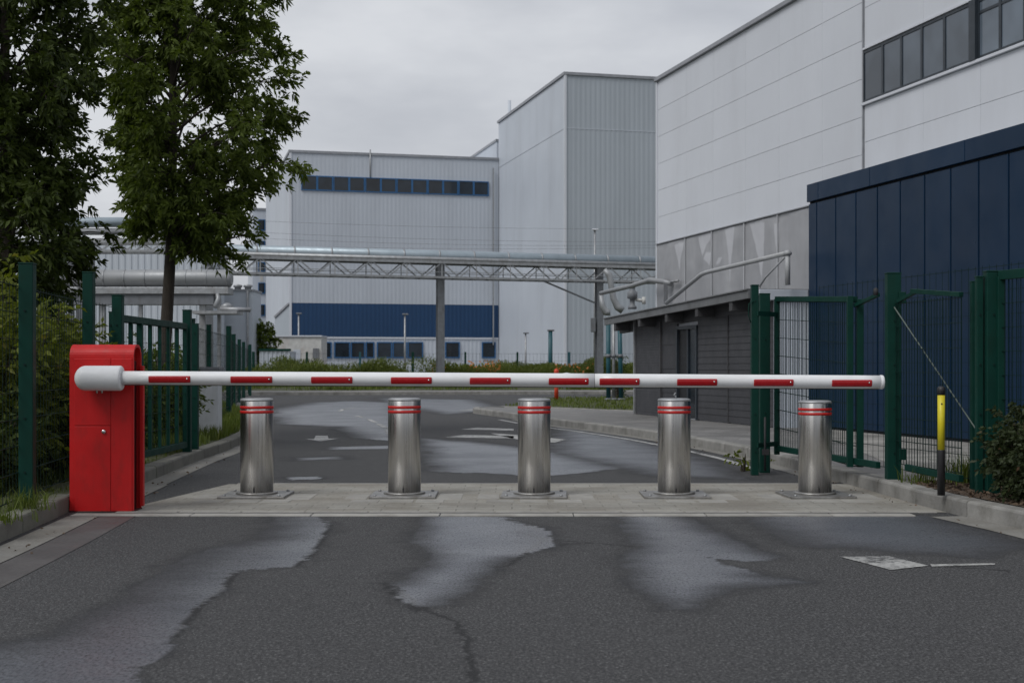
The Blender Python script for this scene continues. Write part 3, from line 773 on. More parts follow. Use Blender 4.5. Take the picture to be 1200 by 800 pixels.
# left near fence
t = thing('mesh_fence', 'green mesh fence beside the red cabinet, in front of leafy shrubs', 'fence', (-3.7, 11.4, .118))
pA, pB, pC = (-3.62, 10.2), (-3.92, 12.65), (-3.93, 13.62)
post_at(t, *pA, .118, at(0, 310, 10.2).z, .105, ang=R(4)); post_at(t, *pB, .118, at(0, 320, 12.65).z, .095)
pZ = (-3.30, 7.6)
for a, b in ((pZ, pA), (pA, pB), (pB, pC)):
    mb = MB(); mesh_wires(mb, (a[0] - .06, a[1]), (b[0] - .06, b[1]), .17, 1.75, .1, .2, .0017); mb.build('mesh_panel', 'green_wire', t)
# left gate
pD = (-3.925, 16.5)
t = thing('mesh_gate', 'dark green barred gate leaf along the left kerb behind the red cabinet', 'gate', (-3.92, 15, .118))
post_at(t, *pC, .118, at(0, 347, 13.62).z, .10); post_at(t, pC[0] - .08, pC[1] + .05, .118, at(0, 366, 13.6).z, .045)
post_at(t, *pD, .118, at(0, 364, 16.5).z, .095); post_at(t, pD[0] + -.02, 17.0, .118, at(0, 380, 17.0).z, .08)
mb = MB(); g0 = Vector((pC[0], pC[1] + .1, 0)); g1 = Vector((pD[0], pD[1] - .1, 0))
for z in (1.64, .22): mb.bar(g0 + Vector((0, 0, z)), g1 + Vector((0, 0, z)), .05, .07)
for f in (0, 1): mb.bar(g0.lerp(g1, f) + Vector((0, 0, .19)), g0.lerp(g1, f) + Vector((0, 0, 1.67)), .05)
mb.build('gate_frame', 'green', t, bevel=.004)
for f, wd in ((.13, .04), (.26, .06), (.41, .04), (.56, .035), (.7, .035), (.85, .04)):
    p = g0.lerp(g1, f); mb = MB(); mb.bar(p + Vector((0, 0, .25)), p + Vector((0, 0, 1.61)), wd, wd); mb.build('bar', 'green', t)
mb = MB(); mesh_wires(mb, g0[:2], g1[:2], .26, 1.6, .1, .2, .0016); mb.build('mesh_panel', 'green_wire', t)
# left far fence following the kerb
t = thing('mesh_fence', 'dark green mesh fence with many posts curving away along the left verge', 'fence', (-5, 22, .118))
LP = [(-4.05, 17.4), (-4.75, 20.3), (-5.15, 23.2), (-5.6, 27), (-6.87, 33.7), (-7.99, 40), (-8.65, 44), (-9.4, 49), (-10.2, 53)]
for i, (x, y) in enumerate(LP):
    zt = (1.83, 1.86, 1.86, 1.95, 1.95, 1.95, 1.95, 1.95, 1.98)[i]
    if i: post_at(t, x, y, .118, zt, .09 if i > 2 else .075)
for a, b in zip(LP, LP[1:]):
    mb = MB(); mesh_wires(mb, a, b, .17, 1.75, .12 if a[1] < 25 else .25, .2 if a[1] < 35 else .4, .0018); mb.build('mesh_panel', 'green_wire', t)

# right gate group
A1 = (2.585, 14.55); A2 = (2.80, 15.0); Bp = (3.465, 12.42); Cp = (3.865, 11.0)
t = thing('mesh_gate', 'green mesh gate leaf with paired posts, behind the rightmost steel bollard', 'gate', (2.6, 14.6, 0))
post_at(t, *A1, .0, at(0, 335, 14.55).z, .075, .09); post_at(t, A2[0] - .045, A2[1] - .1, .0, at(0, 345, 14.9).z, .11, .09)
g0 = Vector((A2[0] + .08, A2[1] - .15, 0)); g1 = Vector((Bp[0] - .10, Bp[1] + .12, 0)); gm = g0.lerp(g1, .80)
mb = MB()
zt0, zt1 = at(0, 350, 14.8).z, at(0, 350, 12.9).z
mb.bar(g0 + Vector((0, 0, zt0)), gm + Vector((0, 0, zt1)), .05, .055)
mb.bar(g0 + Vector((0, 0, .27)), g1 + Vector((0, 0, .25)), .045, .06)
mb.bar(g0 + Vector((0, 0, .2)), g0 + Vector((0, 0, zt0)), .055); mb.bar(gm + Vector((-.05, 0, .2)), gm + Vector((-.05, 0, zt1 + .03)), .055)
mb.bar(gm + Vector((.045, 0, .2)), gm + Vector((.045, 0, zt1 + .0)), .06)
mb.bar(gm + Vector((0, 0, zt1 - .06)), g1 + Vector((0, 0, zt1 + .02)), .035)
mb.build('gate_frame', 'green', t, bevel=.004)
mb = MB(); mesh_wires(mb, g0[:2], gm[:2], .3, zt0 - .03, .045, .2, .0026, rise=zt1 - zt0); mb.build('mesh_panel', 'green_wire', t)
mb = MB()
for z in (.32, 1.05, 1.72):
    mb.bar((A1[0] + .02, A1[1] - .06, z), (g0.x + .02, g0.y, z), .02, .05)
mb.build('hinge', 'green', t)
mb = MB(); mb.tube([(A1[0] - .02, A1[1] - .05, 1.85), (A1[0] - .07, A1[1] - .06, 1.82), (A1[0] - .075, A1[1] - .06, 1.70), (A1[0] - .05, A1[1] - .06, 1.62)], .006, 6)
mb.build('hook', 'green', t)
mb = MB(); mb.tube([(A1[0] + .10, A1[1] - .06, .05), (A1[0] + .10, A1[1] - .06, .62)], .012, 8); mb.bar((A1[0] + .07, A1[1] - .06, .25), (A1[0] + .14, A1[1] - .06, .25), .04, .06); mb.build('drop_bolt', 'rubber', t)

t = thing('mesh_fence', 'green mesh fence behind the yellow marker, between two stout posts', 'fence', (3.6, 12, .12))
post_at(t, *Bp, .12, at(0, 321, Bp[1]).z, .125, .10)
post_at(t, *Cp, .12, at(0, 319, Cp[1]).z, .11, .10); post_at(t, Cp[0] - .095, Cp[1] + .02, .12, at(0, 326, 11.1).z, .055); post_at(t, Cp[0] - .04, Cp[1] + .30, .12, at(0, 331, 11.3).z, .06)
mb = MB(); b0 = Vector((*Bp, 0)); c0 = Vector((Cp[0] - .18, Cp[1] + .2, 0))
mb.bar(b0.lerp(c0, .08) + Vector((0, 0, 1.74)), b0.lerp(c0, .4) + Vector((0, 0, 1.82)), .03); mb.bar(b0.lerp(c0, .3) + Vector((0, 0, 1.82)), c0 + Vector((0, 0, 1.745)), .04)
mb.build('rail', 'green', t, bevel=.003); mb = MB()
mb.bar(b0.lerp(c0, .22) + Vector((0, 0, .26)), c0 + Vector((0, 0, .235)), .045, .055)
mb.build('rail', 'green', t, bevel=.003)
mb = MB(); mesh_wires(mb, b0.lerp(c0, .05)[:2], c0[:2], .28, 1.72, .05); mb.build('mesh_panel', 'green_wire', t)
mb = MB(); mesh_wires(mb, (3.12 + .1, 14.3), (4.35, 9.9), .2, 1.98, .1, .2, .0016); mb.build('mesh_panel', 'green_wire', t)
for z in (1.78, .36):
    MB().box(Bp[0] + .04, Bp[0] + .10, Bp[1] - .07, Bp[1] - .03, z - .05, z + .05).build('hinge', 'green', t, bevel=.004)
mb = MB(); mb.lathe([(.0, .0), (.022, .004), (.022, .06), (.0, .075)], (Bp[0] - .15, Bp[1] + .02, 1.80), n=12); mb.build('insulator', 'rubber', t)
t = thing('mesh_gate', 'green gate leaf at the right picture edge behind the dark hedge', 'gate', (4.0, 10.5, .12))
g0 = Vector((Cp[0] + .05, Cp[1] - .06, 0)); g1 = Vector((4.25, 9.75, 0)); mb = MB()
mb.bar(g0 + Vector((0, 0, 1.885)), g1 + Vector((0, 0, 1.87)), .05, .075); mb.bar(g0 + Vector((0, 0, .3)), g1 + Vector((0, 0, .3)), .05, .07)
for f in (.0, .55, 1): mb.bar(g0.lerp(g1, f) + Vector((0, 0, .2)), g0.lerp(g1, f) + Vector((0, 0, 1.87)), .06)
mb.build('gate_frame', 'green', t, bevel=.004)
mb = MB(); mesh_wires(mb, g0[:2], g1[:2], .32, 1.85, .05); mb.build('mesh_panel', 'green_wire', t)
tag(MB().tube([at(1048, 360, 12.33), at(1156, 521, 11.0), gp(1197, 588, .13)], .006, 8).build('stay_cable', 'cable_grey', origin=at(1048, 360, 12.33)),
    'thin diagonal steel stay cable running from the tall green post down to the hedge', 'cable')
# far fence beyond the cross road
t = thing('mesh_fence', 'long green mesh fence on the far bank in front of the grey works', 'fence', (0, 76, .6))
xf = np.arange(-14.2, 10, 2.9)
for i, x in enumerate(xf):
    y = 75 + .09 * (x + 14); post_at(t, x, y, .3, 1.98, .11 if i % 3 else .14, m='teal' if i % 4 == 2 else 'green')
mb = MB(); mesh_wires(mb, (xf[0], 75.05), (xf[-1], 77.2), .7, 1.9, .2, .4, .004); mb.build('mesh_panel', 'green_wire', t)
# right yellow marker
m_ = thing('marker_post', 'yellow and black marker post standing in the mulch bed beside the kerb', 'marker post', tuple(gp(1103, 580, .134)))
px_, py_ = m_.location.x, m_.location.y
MB().lathe([(.030, .0), (.030, .355), (.0295, .36)], (px_, py_, .134), n=20).build('lower_sleeve', 'tyreblack', m_)
MB().lathe([(.0285, .355), (.0285, .80)], (px_, py_, .134), n=20).build('yellow_sleeve', 'yellow', m_)
MB().lathe([(.030, .795), (.030, .85), (.02, .862), (0, .865)], (px_, py_, .134), n=20).build('cap', 'tyreblack', m_)
MB().lathe([(0, -.004), (.006, -.003), (.006, .004)], (px_ - .005, py_ - .0285, .86), 'y', 10).build('rivet', 'rubber', m_)

# white box behind the left fence
p = gp(244.5, 510, .118)
t = thing('utility_cabinet', 'narrow white utility cabinet behind the green fence by the trees', 'utility cabinet', tuple(p))
MB().box(p.x - .15, p.x + .14, p.y, p.y + .3, .118, 1.10).build('body', 'white_box', t, bevel=.008)
MB().box(p.x - .17, p.x + .16, p.y - .02, p.y + .32, 1.10, 1.15).build('lid', 'steelgrey', t, bevel=.006)
MB().box(p.x - .13, p.x + .12, p.y - .006, p.y + .01, .2, 1.05).build('door', 'white_box', t, bevel=.003)

# orange-red post on the grass island, white item behind the boom
p = gp(652, 468, .125)
t = thing('marker_post', 'slim orange red post with round head on the grass island', 'marker post', tuple(p))
MB().lathe([(.065, 0), (.065, .42), (.05, .46), (.04, .5), (.04, .8)], (p.x, p.y, .125), n=16).build('shaft', 'orange', t)
MB().lathe([(.045, .78), (.075, .83), (.08, .90), (.055, .955), (0, .975)], (p.x, p.y, .125), n=16).build('head', 'orange', t)
p = at(664, 437, 62)  # stand-in for an unidentified white shape; its dome and ring are made up
MBx = MB().lathe([(.0, 0.75), (.18, .72), (.25, .6), (.27, .0)], (p.x, p.y, .15), n=20)
t = thing('white_object', 'small white rounded object just above the boom beyond the orange red post', 'white object', (p.x, p.y, .15))
MBx.build('dome', 'white_box', t); MB().lathe([(.31, -.03), (.31, .06), (.27, .07)], (p.x, p.y, .15), n=20).build('base_ring', 'steelgrey', t)

# ------------------------------------------------------------------ right-hand buildings
k_ = 1 / math.hypot(1, .25); d1 = (.25 * k_, -k_); d2 = (1 * k_, .25 * k_)      # along the wall towards the camera; into the wall
def sY(Y, Y0): return (Y0 - Y) / k_
F0 = (3.55, 33.4)
wh = thing('warehouse', 'tall pale panelled warehouse with ribbon windows rising above the navy annex', 'warehouse', (F0[0], F0[1], 0))
cols = [0, 1.96, 3.55, 5.3, 6.9, 8.72, 10.26, 12.17, 13.75, 15.35, 16.95, 18.55, 20.2]
top = 8.12
rows = [4.15, 4.80, 5.45, 6.10, 6.76, 7.42, top]
mb = MB(); mb.obox(F0, d1, d2, .0, 20.2, .012, 14, .1, top - .02); mb.build('wall', 'seam', wh)
mb = MB(); g = .003
for a, b in zip(cols[:6], cols[1:7]):
    for z0, z1 in zip(rows, rows[1:]): mb.obox(F0, d1, d2, a + g, b - g, .0, .0105, z0 + g, z1 - g)
for a, b in zip(cols[6:], cols[7:]):
    for z0, z1 in ((3.9, 4.36), (4.36, 5.00), (5.00, 5.62), (6.62, 7.3), (7.3, top)): mb.obox(F0, d1, d2, a + g + (.03 if a < 10.3 else 0), b - g, .0, .0105, z0 + g, z1 - g)
mb.build('facade_panel', 'panel', wh, bevel=.002, seg=1)
mb = MB(); mb.obox(F0, d1, d2, 10.235, 10.275, -.02, .025, 4.1, top); mb.build('joint_trim', 'trim', wh)
mb = MB(); mb.obox(F0, d1, d2, -.03, .05, -.03, .3, 2.2, top); mb.build('corner_trim', 'panel', wh, bevel=.006)
mb = MB(); mb.obox(F0, d1, d2, -.06, 20.2, -.07, .2, top, top + .09); mb.obox(F0, d1, d2, -.06, 0.02, -.07, 14, top + .002, top + .088); mb.build('roof_trim', 'trim', wh, bevel=.006)
# ribbon windows
wz0, wz1 = 5.68, 6.56
mb = MB(); mb.obox(F0, d1, d2, 10.26, 20.2, -.05, .02, 5.625, 5.672); mb.build('sill', 'panel', wh, bevel=.005)
mb = MB(); mb.obox(F0, d1, d2, 10.26, 20.2, -.03, .02, 6.575, 6.612); mb.build('lintel_trim', 'panel', wh, bevel=.005)
wp = [(1012 + 0, 1034.5), (1034.5, 1056.5), (1056.5, 1080.5), (1080.5, 1107), (1107, 1139)]
def s_px(px, c=11.9): return sY(c / ((px - 600) / F + .25), 33.4)
spans = [(s_px(a), s_px(b)) for a, b in wp]
s5 = spans[-1][1]; spans += [(s5 + .17, s5 + .72), (s5 + .72, s5 + 1.3), (s5 + 1.3, s5 + 1.9), (s5 + 1.9, s5 + 2.5), (s5 + 2.5, s5 + 3.1)]
for i, (a, b) in enumerate(spans):
    mb = MB(); fr = .03
    mb.obox(F0, d1, d2, a, a + fr, -.012, .011, wz0, wz1); mb.obox(F0, d1, d2, b - fr, b, -.012, .011, wz0, wz1)
    mb.obox(F0, d1, d2, a + fr, b - fr, -.010, .011, wz0, wz0 + .04); mb.obox(F0, d1, d2, a + fr, b - fr, -.010, .011, wz1 - .04, wz1)
    if i >= 5: mb.obox(F0, d1, d2, a + fr, b - fr, -.009, .003, wz1 - .22, wz1 - .18)
    wn_ = mb.build('window', 'dark_frame', wh)
    mb = MB(); mb.obox(F0, d1, d2, a + fr, b - fr, .0035, .0115, wz0 + .03, wz1 - .03); mb.build('pane', 'pane_near', wn_)
mb = MB(); mb.obox(F0, d1, d2, s5 + .003, s5 + .167, -.06, .0112, wz0 - .005, wz1 + .01); mb.build('mullion_column', 'dark_frame', wh)
# plastic sheeting on the lower wall
n_u, n_z = 240, 60; vs = []; fs = []
for j in range(n_z + 1):
    for i in range(n_u + 1):
        u = .06 + 10.4 * i / n_u; z = 2.25 + 1.89 * j / n_z
        dd = .010 + .016 * max(0, mnoise.noise(Vector((u * 1.2, z * .7, 3.1))) + .5) + .006 * mnoise.noise(Vector((u * 5, z * 2.2, 9)))
        if j in (0, n_z): dd = .008
        vs.append((F0[0] + d1[0] * u - d2[0] * dd, F0[1] + d1[1] * u - d2[1] * dd, z))
for j in range(n_z):
    for i in range(n_u):
        a = j * (n_u + 1) + i; fs.append((a, a + 1, a + n_u + 2, a + n_u + 1))
sh = MB().add(vs, fs, True).build('plastic_sheeting', 'sheeting', wh)
for s in cols[1:6]:
    mb = MB(); mb.obox(F0, d1, d2, s - .018, s + .018, -.044, -.034, 2.3, 4.14); mb.build('batten', 'sheet_light', sh)
mb = MB(); mb.obox(F0, d1, d2, .03, 10.5, -.055, -.0, 4.135, 4.155); mb.build('sheeting_rail', 'trim', wh)
# pale doubled laps of the sheeting, kept as a layer on the sheet's own surface
zx = lambda x, y: (760 + x / 6., 260 + y / 6.)
LAPS = ([(180, 160), (250, 138), (238, 205), (222, 270), (216, 345), (205, 260)], [(345, 105), (442, 72), (432, 130), (405, 165), (378, 235), (360, 170)],
        [(535, 45), (606, 20), (600, 110), (582, 250), (572, 460), (562, 250), (550, 130)], [(708, 10), (815, 4), (815, 120), (806, 260), (792, 402), (770, 260), (740, 130)],
        [(878, 10), (918, 4), (912, 130), (902, 210), (890, 120)], [(384, 262), (402, 215), (440, 210), (428, 300)], [(470, 300), (490, 250), (515, 250), (500, 290)])
co_ = np.array([tuple(v.co) for v in sh.data.vertices]); rel = co_ + np.array(tuple(world_loc(sh))) - np.array([F0[0], F0[1], 0])
UZ = np.stack([rel[:, 0] * d1[0] + rel[:, 1] * d1[1], rel[:, 2]], 1); lapv = np.zeros(len(UZ))
for poly in LAPS:
    pl = []
    for px, py in [zx(*q) for q in poly]:
        Y = 11.88 / ((px - 600) / F + .25); q = at(px, py, Y); pl.append((sY(Y, F0[1]), q.z))
    d = np.full(len(UZ), 1e9)
    for k in range(len(pl)): d = np.minimum(d, seg_dist(UZ, pl[k], pl[(k + 1) % len(pl)]))
    lapv = np.maximum(lapv, np.clip(.5 + np.where(inside(UZ, pl), d, -d) / .16, 0, 1))
a_ = sh.data.attributes.new('lap', 'FLOAT', 'POINT'); a_.data.foreach_set('value', lapv.astype(np.float32))

# navy annex
N0 = (10.815 - .25 * 23.16, 23.16)
nv = thing('annex', 'navy blue annex of tall metal panels behind the mesh fence', 'annex', (N0[0], N0[1], 0))
seams = [0, .31] + [.31 + .675 * i for i in range(1, 22)]
mb = MB(); mb.obox(N0, d1, d2, .004, 14.4, .03, 1.15, .12, 4.15); mb.build('wall', 'navy_gap', nv)
mb = MB()
for a, b in zip(seams, seams[1:]): mb.obox(N0, d1, d2, a + .013, b - .013, .0, .032, .17, 3.905)
mb.build('wall_panel', 'navy', nv, bevel=.008)
mb = MB(); s = 0
for L in (.42, 1.73, 2.6, 2.6, 2.6, 2.6, 1.8): mb.obox(N0, d1, d2, s + .004, s + L - .004, -.03, .04, 3.94, 4.235); s += L
mb.build('parapet_trim', 'navy', nv, bevel=.006)
mb = MB(); mb.obox(N0, d1, d2, 0, 14.4, .005, 1.1, 4.16, 4.2); mb.build('roof', 'trim', nv)

# charcoal garage with canopy
G0 = (2.70, 30.0)
gt = thing('garage', 'low charcoal clad garage with projecting canopy beside the pale warehouse', 'garage', (G0[0], G0[1], .12))
Lg = sY(23.1, 30.)
gs = lambda px: sY(10.2 / ((px - 600) / F + .25), 30.)
mb = MB(); mb.obox(G0, d1, d2, .02, Lg - .02, .05, 1.6, .1, 2.28); mb.build('wall', 'seam', gt)
def boards(u0, u1, z0, z1, step, name, m='charcoal'):
    mb = MB(); z = z0
    while z < z1 - .01:
        zz = min(z + step, z1)
        pts = []
        for u in (u0, u1):
            for w_, q in ((.004, z), (.014, zz), (.05, zz), (.05, z)):
                pts.append((G0[0] + d1[0] * u + d2[0] * w_, G0[1] + d1[1] * u + d2[1] * w_, q))
        mb.add(pts, [(0, 4, 5, 1), (1, 5, 6, 2), (3, 7, 4, 0), (0, 1, 2, 3), (7, 6, 5, 4)]); z += step
    return mb.build(name, m, gt)
u1, u2, u3, u4 = gs(775), gs(793), gs(817), gs(853)
boards(.02, u1 - .02, .14, 2.1, .055, 'roller_shutter')
boards(u1 + .01, u2 - .01, .14, 2.1, .49, 'wall_boarding')
boards(u3 + .01, u4 - .01, .14, 2.1, .12, 'wall_boarding'); boards(u4 + .01, Lg - .01, .14, 2.1, .12, 'wall_boarding')
boards(.02, Lg - .01, 2.1, 2.27, .17, 'wall_boarding')
for ua_, ub_, wd_ in ((u1 - .02, u1 + .01, -.03), (u4 - .008, u4 + .008, -.01)): mb = MB(); mb.obox(G0, d1, d2, ua_, ub_, wd_, .05, .12, 2.1); mb.build('joint_strip', 'soffit', gt)
mb = MB(); mb.obox(G0, d1, d2, u2, u2 + .06, -.02, .05, .12, 1.95); mb.obox(G0, d1, d2, u3 - .05, u3, -.02, .05, .12, 1.95); mb.obox(G0, d1, d2, u2, u3, -.018, .05, 1.9, 1.97)
dfr = mb.build('doorway', 'dark_frame', gt)
um = (u2 + u3) / 2
mb = MB(); mb.obox(G0, d1, d2, u2 + .06, um, .03, .049, .13, 1.9); mb.build('door_leaf', 'black', dfr)
mb = MB(); mb.obox(G0, d1, d2, um, um + .05, .0, .049, .13, 1.9); mb.obox(G0, d1, d2, u3 - .1, u3 - .05, .0, .049, .13, 1.9); mb.build('door_leaf', 'dark_frame', dfr)
mb = MB(); mb.obox(G0, d1, d2, um + .05, u3 - .1, .03, .048, .15, 1.88); mb.build('door_glass', 'pane_far', dfr)
mb = MB(); mb.obox(G0, d1, d2, -.03, .03, -.03, .05, .12, 2.2); mb.build('corner_post', 'galv', gt, bevel=.004)
mb = MB(); mb.lathe([(.0, -.08), (.05, -.07), (.05, 0)], tuple(Vector((G0[0] + d1[0] * (u2 + .2), G0[1] + d1[1] * (u2 + .2) - .02, 2.13))), 'y', 12); mb.build('wall_lamp', 'galv', gt)
# canopy slab (falls gently away from the viewer), fascia, beams, soffit
C0 = Vector((2.11, 31.0, 0)); Lc = sY(23.27, 31.)
zc = lambda u: 2.235 + .225 * u / Lc
def slab(u0, u1, w0, w1, dz0, dz1, name, m, bev=.006):
    mb = MB(); pts = []
    for dz in (dz0, dz1):
        for u, w_ in ((u0, w0), (u1, w0), (u1, w1), (u0, w1)):
            pts.append((C0.x + d1[0] * u + d2[0] * w_, C0.y + d1[1] * u + d2[1] * w_, zc(u) + dz))
    mb.add(pts, [(0, 3, 2, 1), (4, 5, 6, 7), (0, 1, 5, 4), (1, 2, 6, 5), (2, 3, 7, 6), (3, 0, 4, 7)])
    return mb.build(name, m, gt, bevel=bev)
slab(0, Lc, -.02, .03, -.14, .0, 'fascia', 'fascia'); slab(-.02, Lc + .0, -.05, 2.0, .002, .03, 'roof', 'fascia')
slab(0.01, Lc - .01, .032, 2.0, -.10, -.0, 'soffit', 'soffit')
for u in np.linspace(.7, Lc - .8, 5): slab(u - .07, u + .07, .0, 1.0, -.30, -.101, 'beam', 'soffit')
slab(.02, Lc - .02, .34, .44, -.32, -.102, 'beam', 'soffit')
# light end wall facing the camera, with capping block
E0 = Vector((G0[0] + d1[0] * Lg, G0[1] + d1[1] * Lg, 0)); ee = (d2[0], d2[1]); eo = (-d1[0], -d1[1])
mb = MB(); mb.rib(E0, ee, eo, .0, .75, .12, 2.42, .075, .018); mb.build('end_wall', 'wall_light', gt)
mb = MB(); mb.obox(E0, ee, eo, -.28, .62, -.05, .2, 2.28, 2.46); mb.build('capping_block', 'wall_light', gt, bevel=.008)
# roof pipes over the garage roof
def roofpt(px, py, off=.5):
    c = 9.86 + off; Y = c / ((px - 600) / F + .25); return at(px, py, Y)
t = thing('handrail', 'grey tubular handrail sloping above the garage roof', 'handrail', tuple(roofpt(850, 350)))
mb = MB(); mb.tube([roofpt(781, 355), roofpt(822, 321.5), roofpt(828, 319), roofpt(921, 297)], .042, 12); mb.build('top_rail', 'pale_pipe', t)
mb = MB(); mb.tube([roofpt(923, 296), roofpt(923, 334)], .045, 10); mb.lathe([(.06, -.03), (.075, 0), (.05, .05), (0, .06)], tuple(roofpt(923, 297)), n=14); mb.build('post', 'pale_pipe', t)
mb = MB(); mb.tube([roofpt(921, 300), roofpt(897, 325), roofpt(890, 336)], .018, 8); mb.build('brace', 'pale_pipe', t)
mb = MB(); mb.tube([roofpt(890, 336), roofpt(890, 365)], .02, 8); mb.build('downpipe', 'galv', t)
t = thing('steam_pipe', 'thin silver pipe running from the bridge column to the warehouse corner', 'pipe', tuple(at(740, 336, 34)))
mb = MB(); mb.tube([at(704, 343.5, 40), at(740, 335, 36), at(762, 328, 33), at(778, 330, 32.4), at(787, 332.5, 32.2)], .062, 14); mb.build('pipe_run', 'silver', t)
mb = MB(); mb.tube([at(787, 330, 32.1), at(795, 329, 31.7)], .03, 8); mb.build('spigot', 'galv', t)
mb = MB(); mb.bar(at(780, 332, 32.3), at(780, 356, 32.3), .09); mb.build('support', 'steelgrey', t)

# ------------------------------------------------------------------ pipe bridge
br = thing('pipe_bridge', 'long steel pipe bridge carrying a thick silver pipe across the site', 'pipe bridge', (at(516, 440, 70).x, 70, .5))
def bpnt(px, py):      # point in the bridge's vertical plane
    p = (px - 600) / F; a = Vector((-13.7, 66.5, 0)); dv = Vector((21.44, 7.2, 0)).normalized()
    u = (p * a.y - a.x) / (dv.x - p * dv.y); q = a + dv * u
    return Vector((q.x, q.y, CAMH + (430 - py) / F * q.y))
dvb = Vector((21.44, 7.2, 0)).normalized(); nb = Vector((dvb.y, -dvb.x, 0))
def brow(y0, y1, px): return y0 + (y1 - y0) * (px - 270) / (768 - 270)
zz = lambda y0: bpnt(270, y0).z
Zp, Zt, Zb = (bpnt(270, 292).z + bpnt(768, 308).z) / 2, bpnt(270, 302).z, bpnt(270, 320.5).z
pa, pb = bpnt(236, 300), bpnt(800, 300)
P2 = lambda f, z, o=0: Vector((pa.x + (pb.x - pa.x) * f, pa.y + (pb.y - pa.y) * f, z)) + nb * o
mb = MB(); mb.tube([P2(0, Zp), P2(1, Zp)], .29, 20); ppe = mb.build('main_pipe', 'clad', br)
mb = MB()
for f in np.linspace(.03, .97, 14): mb.tube([P2(f, Zp) - dvb * .04, P2(f, Zp) + dvb * .04], .302, 20)
mb.build('pipe_band', 'galv', ppe)
for o_, rd, z in ((.55, .12, Zt + .14), (-.45, .09, Zt + .1)):
    mb = MB(); mb.tube([P2(0, z, o_), P2(1, z, o_)], rd, 12); mb.build('small_pipe', 'galv', br)
for o_ in (-.6, .6):
    mb = MB(); mb.bar(P2(0, Zt, o_), P2(1, Zt, o_), .12, .14); mb.bar(P2(0, Zb, o_), P2(1, Zb, o_), .1, .1)
    nseg = 28
    for i in range(nseg):
        f0, f1 = i / nseg, (i + 1) / nseg; a, b = (Zt, Zb) if i % 2 else (Zb, Zt)
        mb.bar(P2(f0, a, o_), P2(f1, b, o_), .055)
        if i % 2: mb.bar(P2(f0, Zb, o_), P2(f0, Zt, o_), .05)
    mb.bar(P2(0, (Zt * .35 + Zb * .65), o_), P2(1, (Zt * .35 + Zb * .65), o_), .03)
    mb.build('truss', 'galv', br)
mb = MB()
for i in range(29): mb.bar(P2(i / 28, Zb, -.6), P2(i / 28, Zb, .6), .06); mb.bar(P2(i / 28, Zt + .02, -.6), P2(i / 28, Zt + .02, .6), .07)
mb.build('cross_member', 'steelgrey', br)
def icol(x, y, z0, z1, w_, parent, name='column', m='steelgrey'):
    mb = MB(); c, s = dvb.x, dvb.y
    e1_, e2_ = (c, s), (-s, c)
    mb.obox((x, y), e1_, e2_, -w_ / 2, w_ / 2, -w_ / 2, -w_ / 2 + .03, z0, z1); mb.obox((x, y), e1_, e2_, -w_ / 2, w_ / 2, w_ / 2 - .03, w_ / 2, z0, z1)
    mb.obox((x, y), e1_, e2_, -.03, .03, -w_ / 2 + .03, w_ / 2 - .03, z0, z1)
    mb.obox((x, y), e1_, e2_, -w_ / 2 - .12, w_ / 2 + .12, -w_ / 2 - .1, w_ / 2 + .1, z0 - .3, z0 + .04)
    return mb.build(name, m, parent)
for px in (245, 516, 702):
    q = bpnt(px, 430); icol(q.x, q.y, .3, Zt - .08, .36, br)
q = bpnt(702, 430)
mb = MB(); mb.bar(q + Vector((-3.2, -1.07, 4.6)) - Vector((0, 0, q.z)) * 0 + Vector((0, 0, -CAMH + 1.15)), q + Vector((-.2, -.06, 3.4)), .08); mb.build('brace', 'steelgrey', br)
mb = MB(); mb.box(q.x - .45, q.x - .2, q.y - .35, q.y - .05, 3.0, 3.75); mb.build('junction_box', 'steelgrey', br, bevel=.02)
# insulated bends dropping off the bridge near the warehouse
t = thing('insulated_pipe', 'crumpled silver insulated pipe dropping from the bridge behind the canopy corner', 'pipe', (7, 72, 3))
mb = MB()
mb.tube([at(708, 316, 70), at(714, 322, 70), at(716, 334, 70), at(719, 350, 70), at(724, 360, 70), at(730, 364, 70)], [.13, .17, .15, .16, .19, .18], 14)
mb.tube([at(704, 345, 69.6), at(706, 358, 69.6), at(710, 366, 69.6), at(715, 366, 69.6)], [.11, .15, .19, .17], 14)
mb.build('pipe_bend', 'silver', t)
t = thing('valve_stack', 'brownish valve with a side handwheel standing above the canopy corner', 'valve', tuple(at(741, 360, 50)))
mb = MB(); q = at(741, 362, 50); mb.lathe([(.16, 0), (.16, .1), (.09, .14), (.09, .35), (.19, .4), (.19, .62), (.1, .68), (.1, .78), (.15, .82), (.12, .9), (0, .92)], tuple(q), n=14); mb.build('valve_body', 'steelgrey', t)
mb = MB(); mb.tube([q + Vector((.1, 0, .35)), q + Vector((.42, 0, .3))], .06, 10); mb.tube([q + Vector((.42, -.02, .18)), q + Vector((.42, -.02, .44))], .07, 10); mb.build('handwheel', 'container', t)
for px, lab, m_ in ((713, 'slim teal standpipe just left of the garage corner', 'teal'), (728, 'leaning teal standpipe close to the garage corner', 'teal'), (719, 'thin grey standpipe between two teal ones near the garage', 'galv')):
    b_ = at(px, 436, 42); b_.z = .12; tpt = at(px - (2 if px == 728 else 0), 374, 42)
    t = thing('standpipe', lab, 'pipe', tuple(b_)); MB().tube([b_, tpt], .07 if px != 719 else .05, 12).build('shaft', m_, t)
    MB().lathe([(.12, 0), (.12, .06), (.07, .08)], tuple(b_), n=12).build('flange', 'steelgrey', t)
    MB().lathe([(.09, -.05), (.09, .05)], tuple(b_.lerp(tpt, .55)), n=12).build('coupling', 'steelgrey', t)

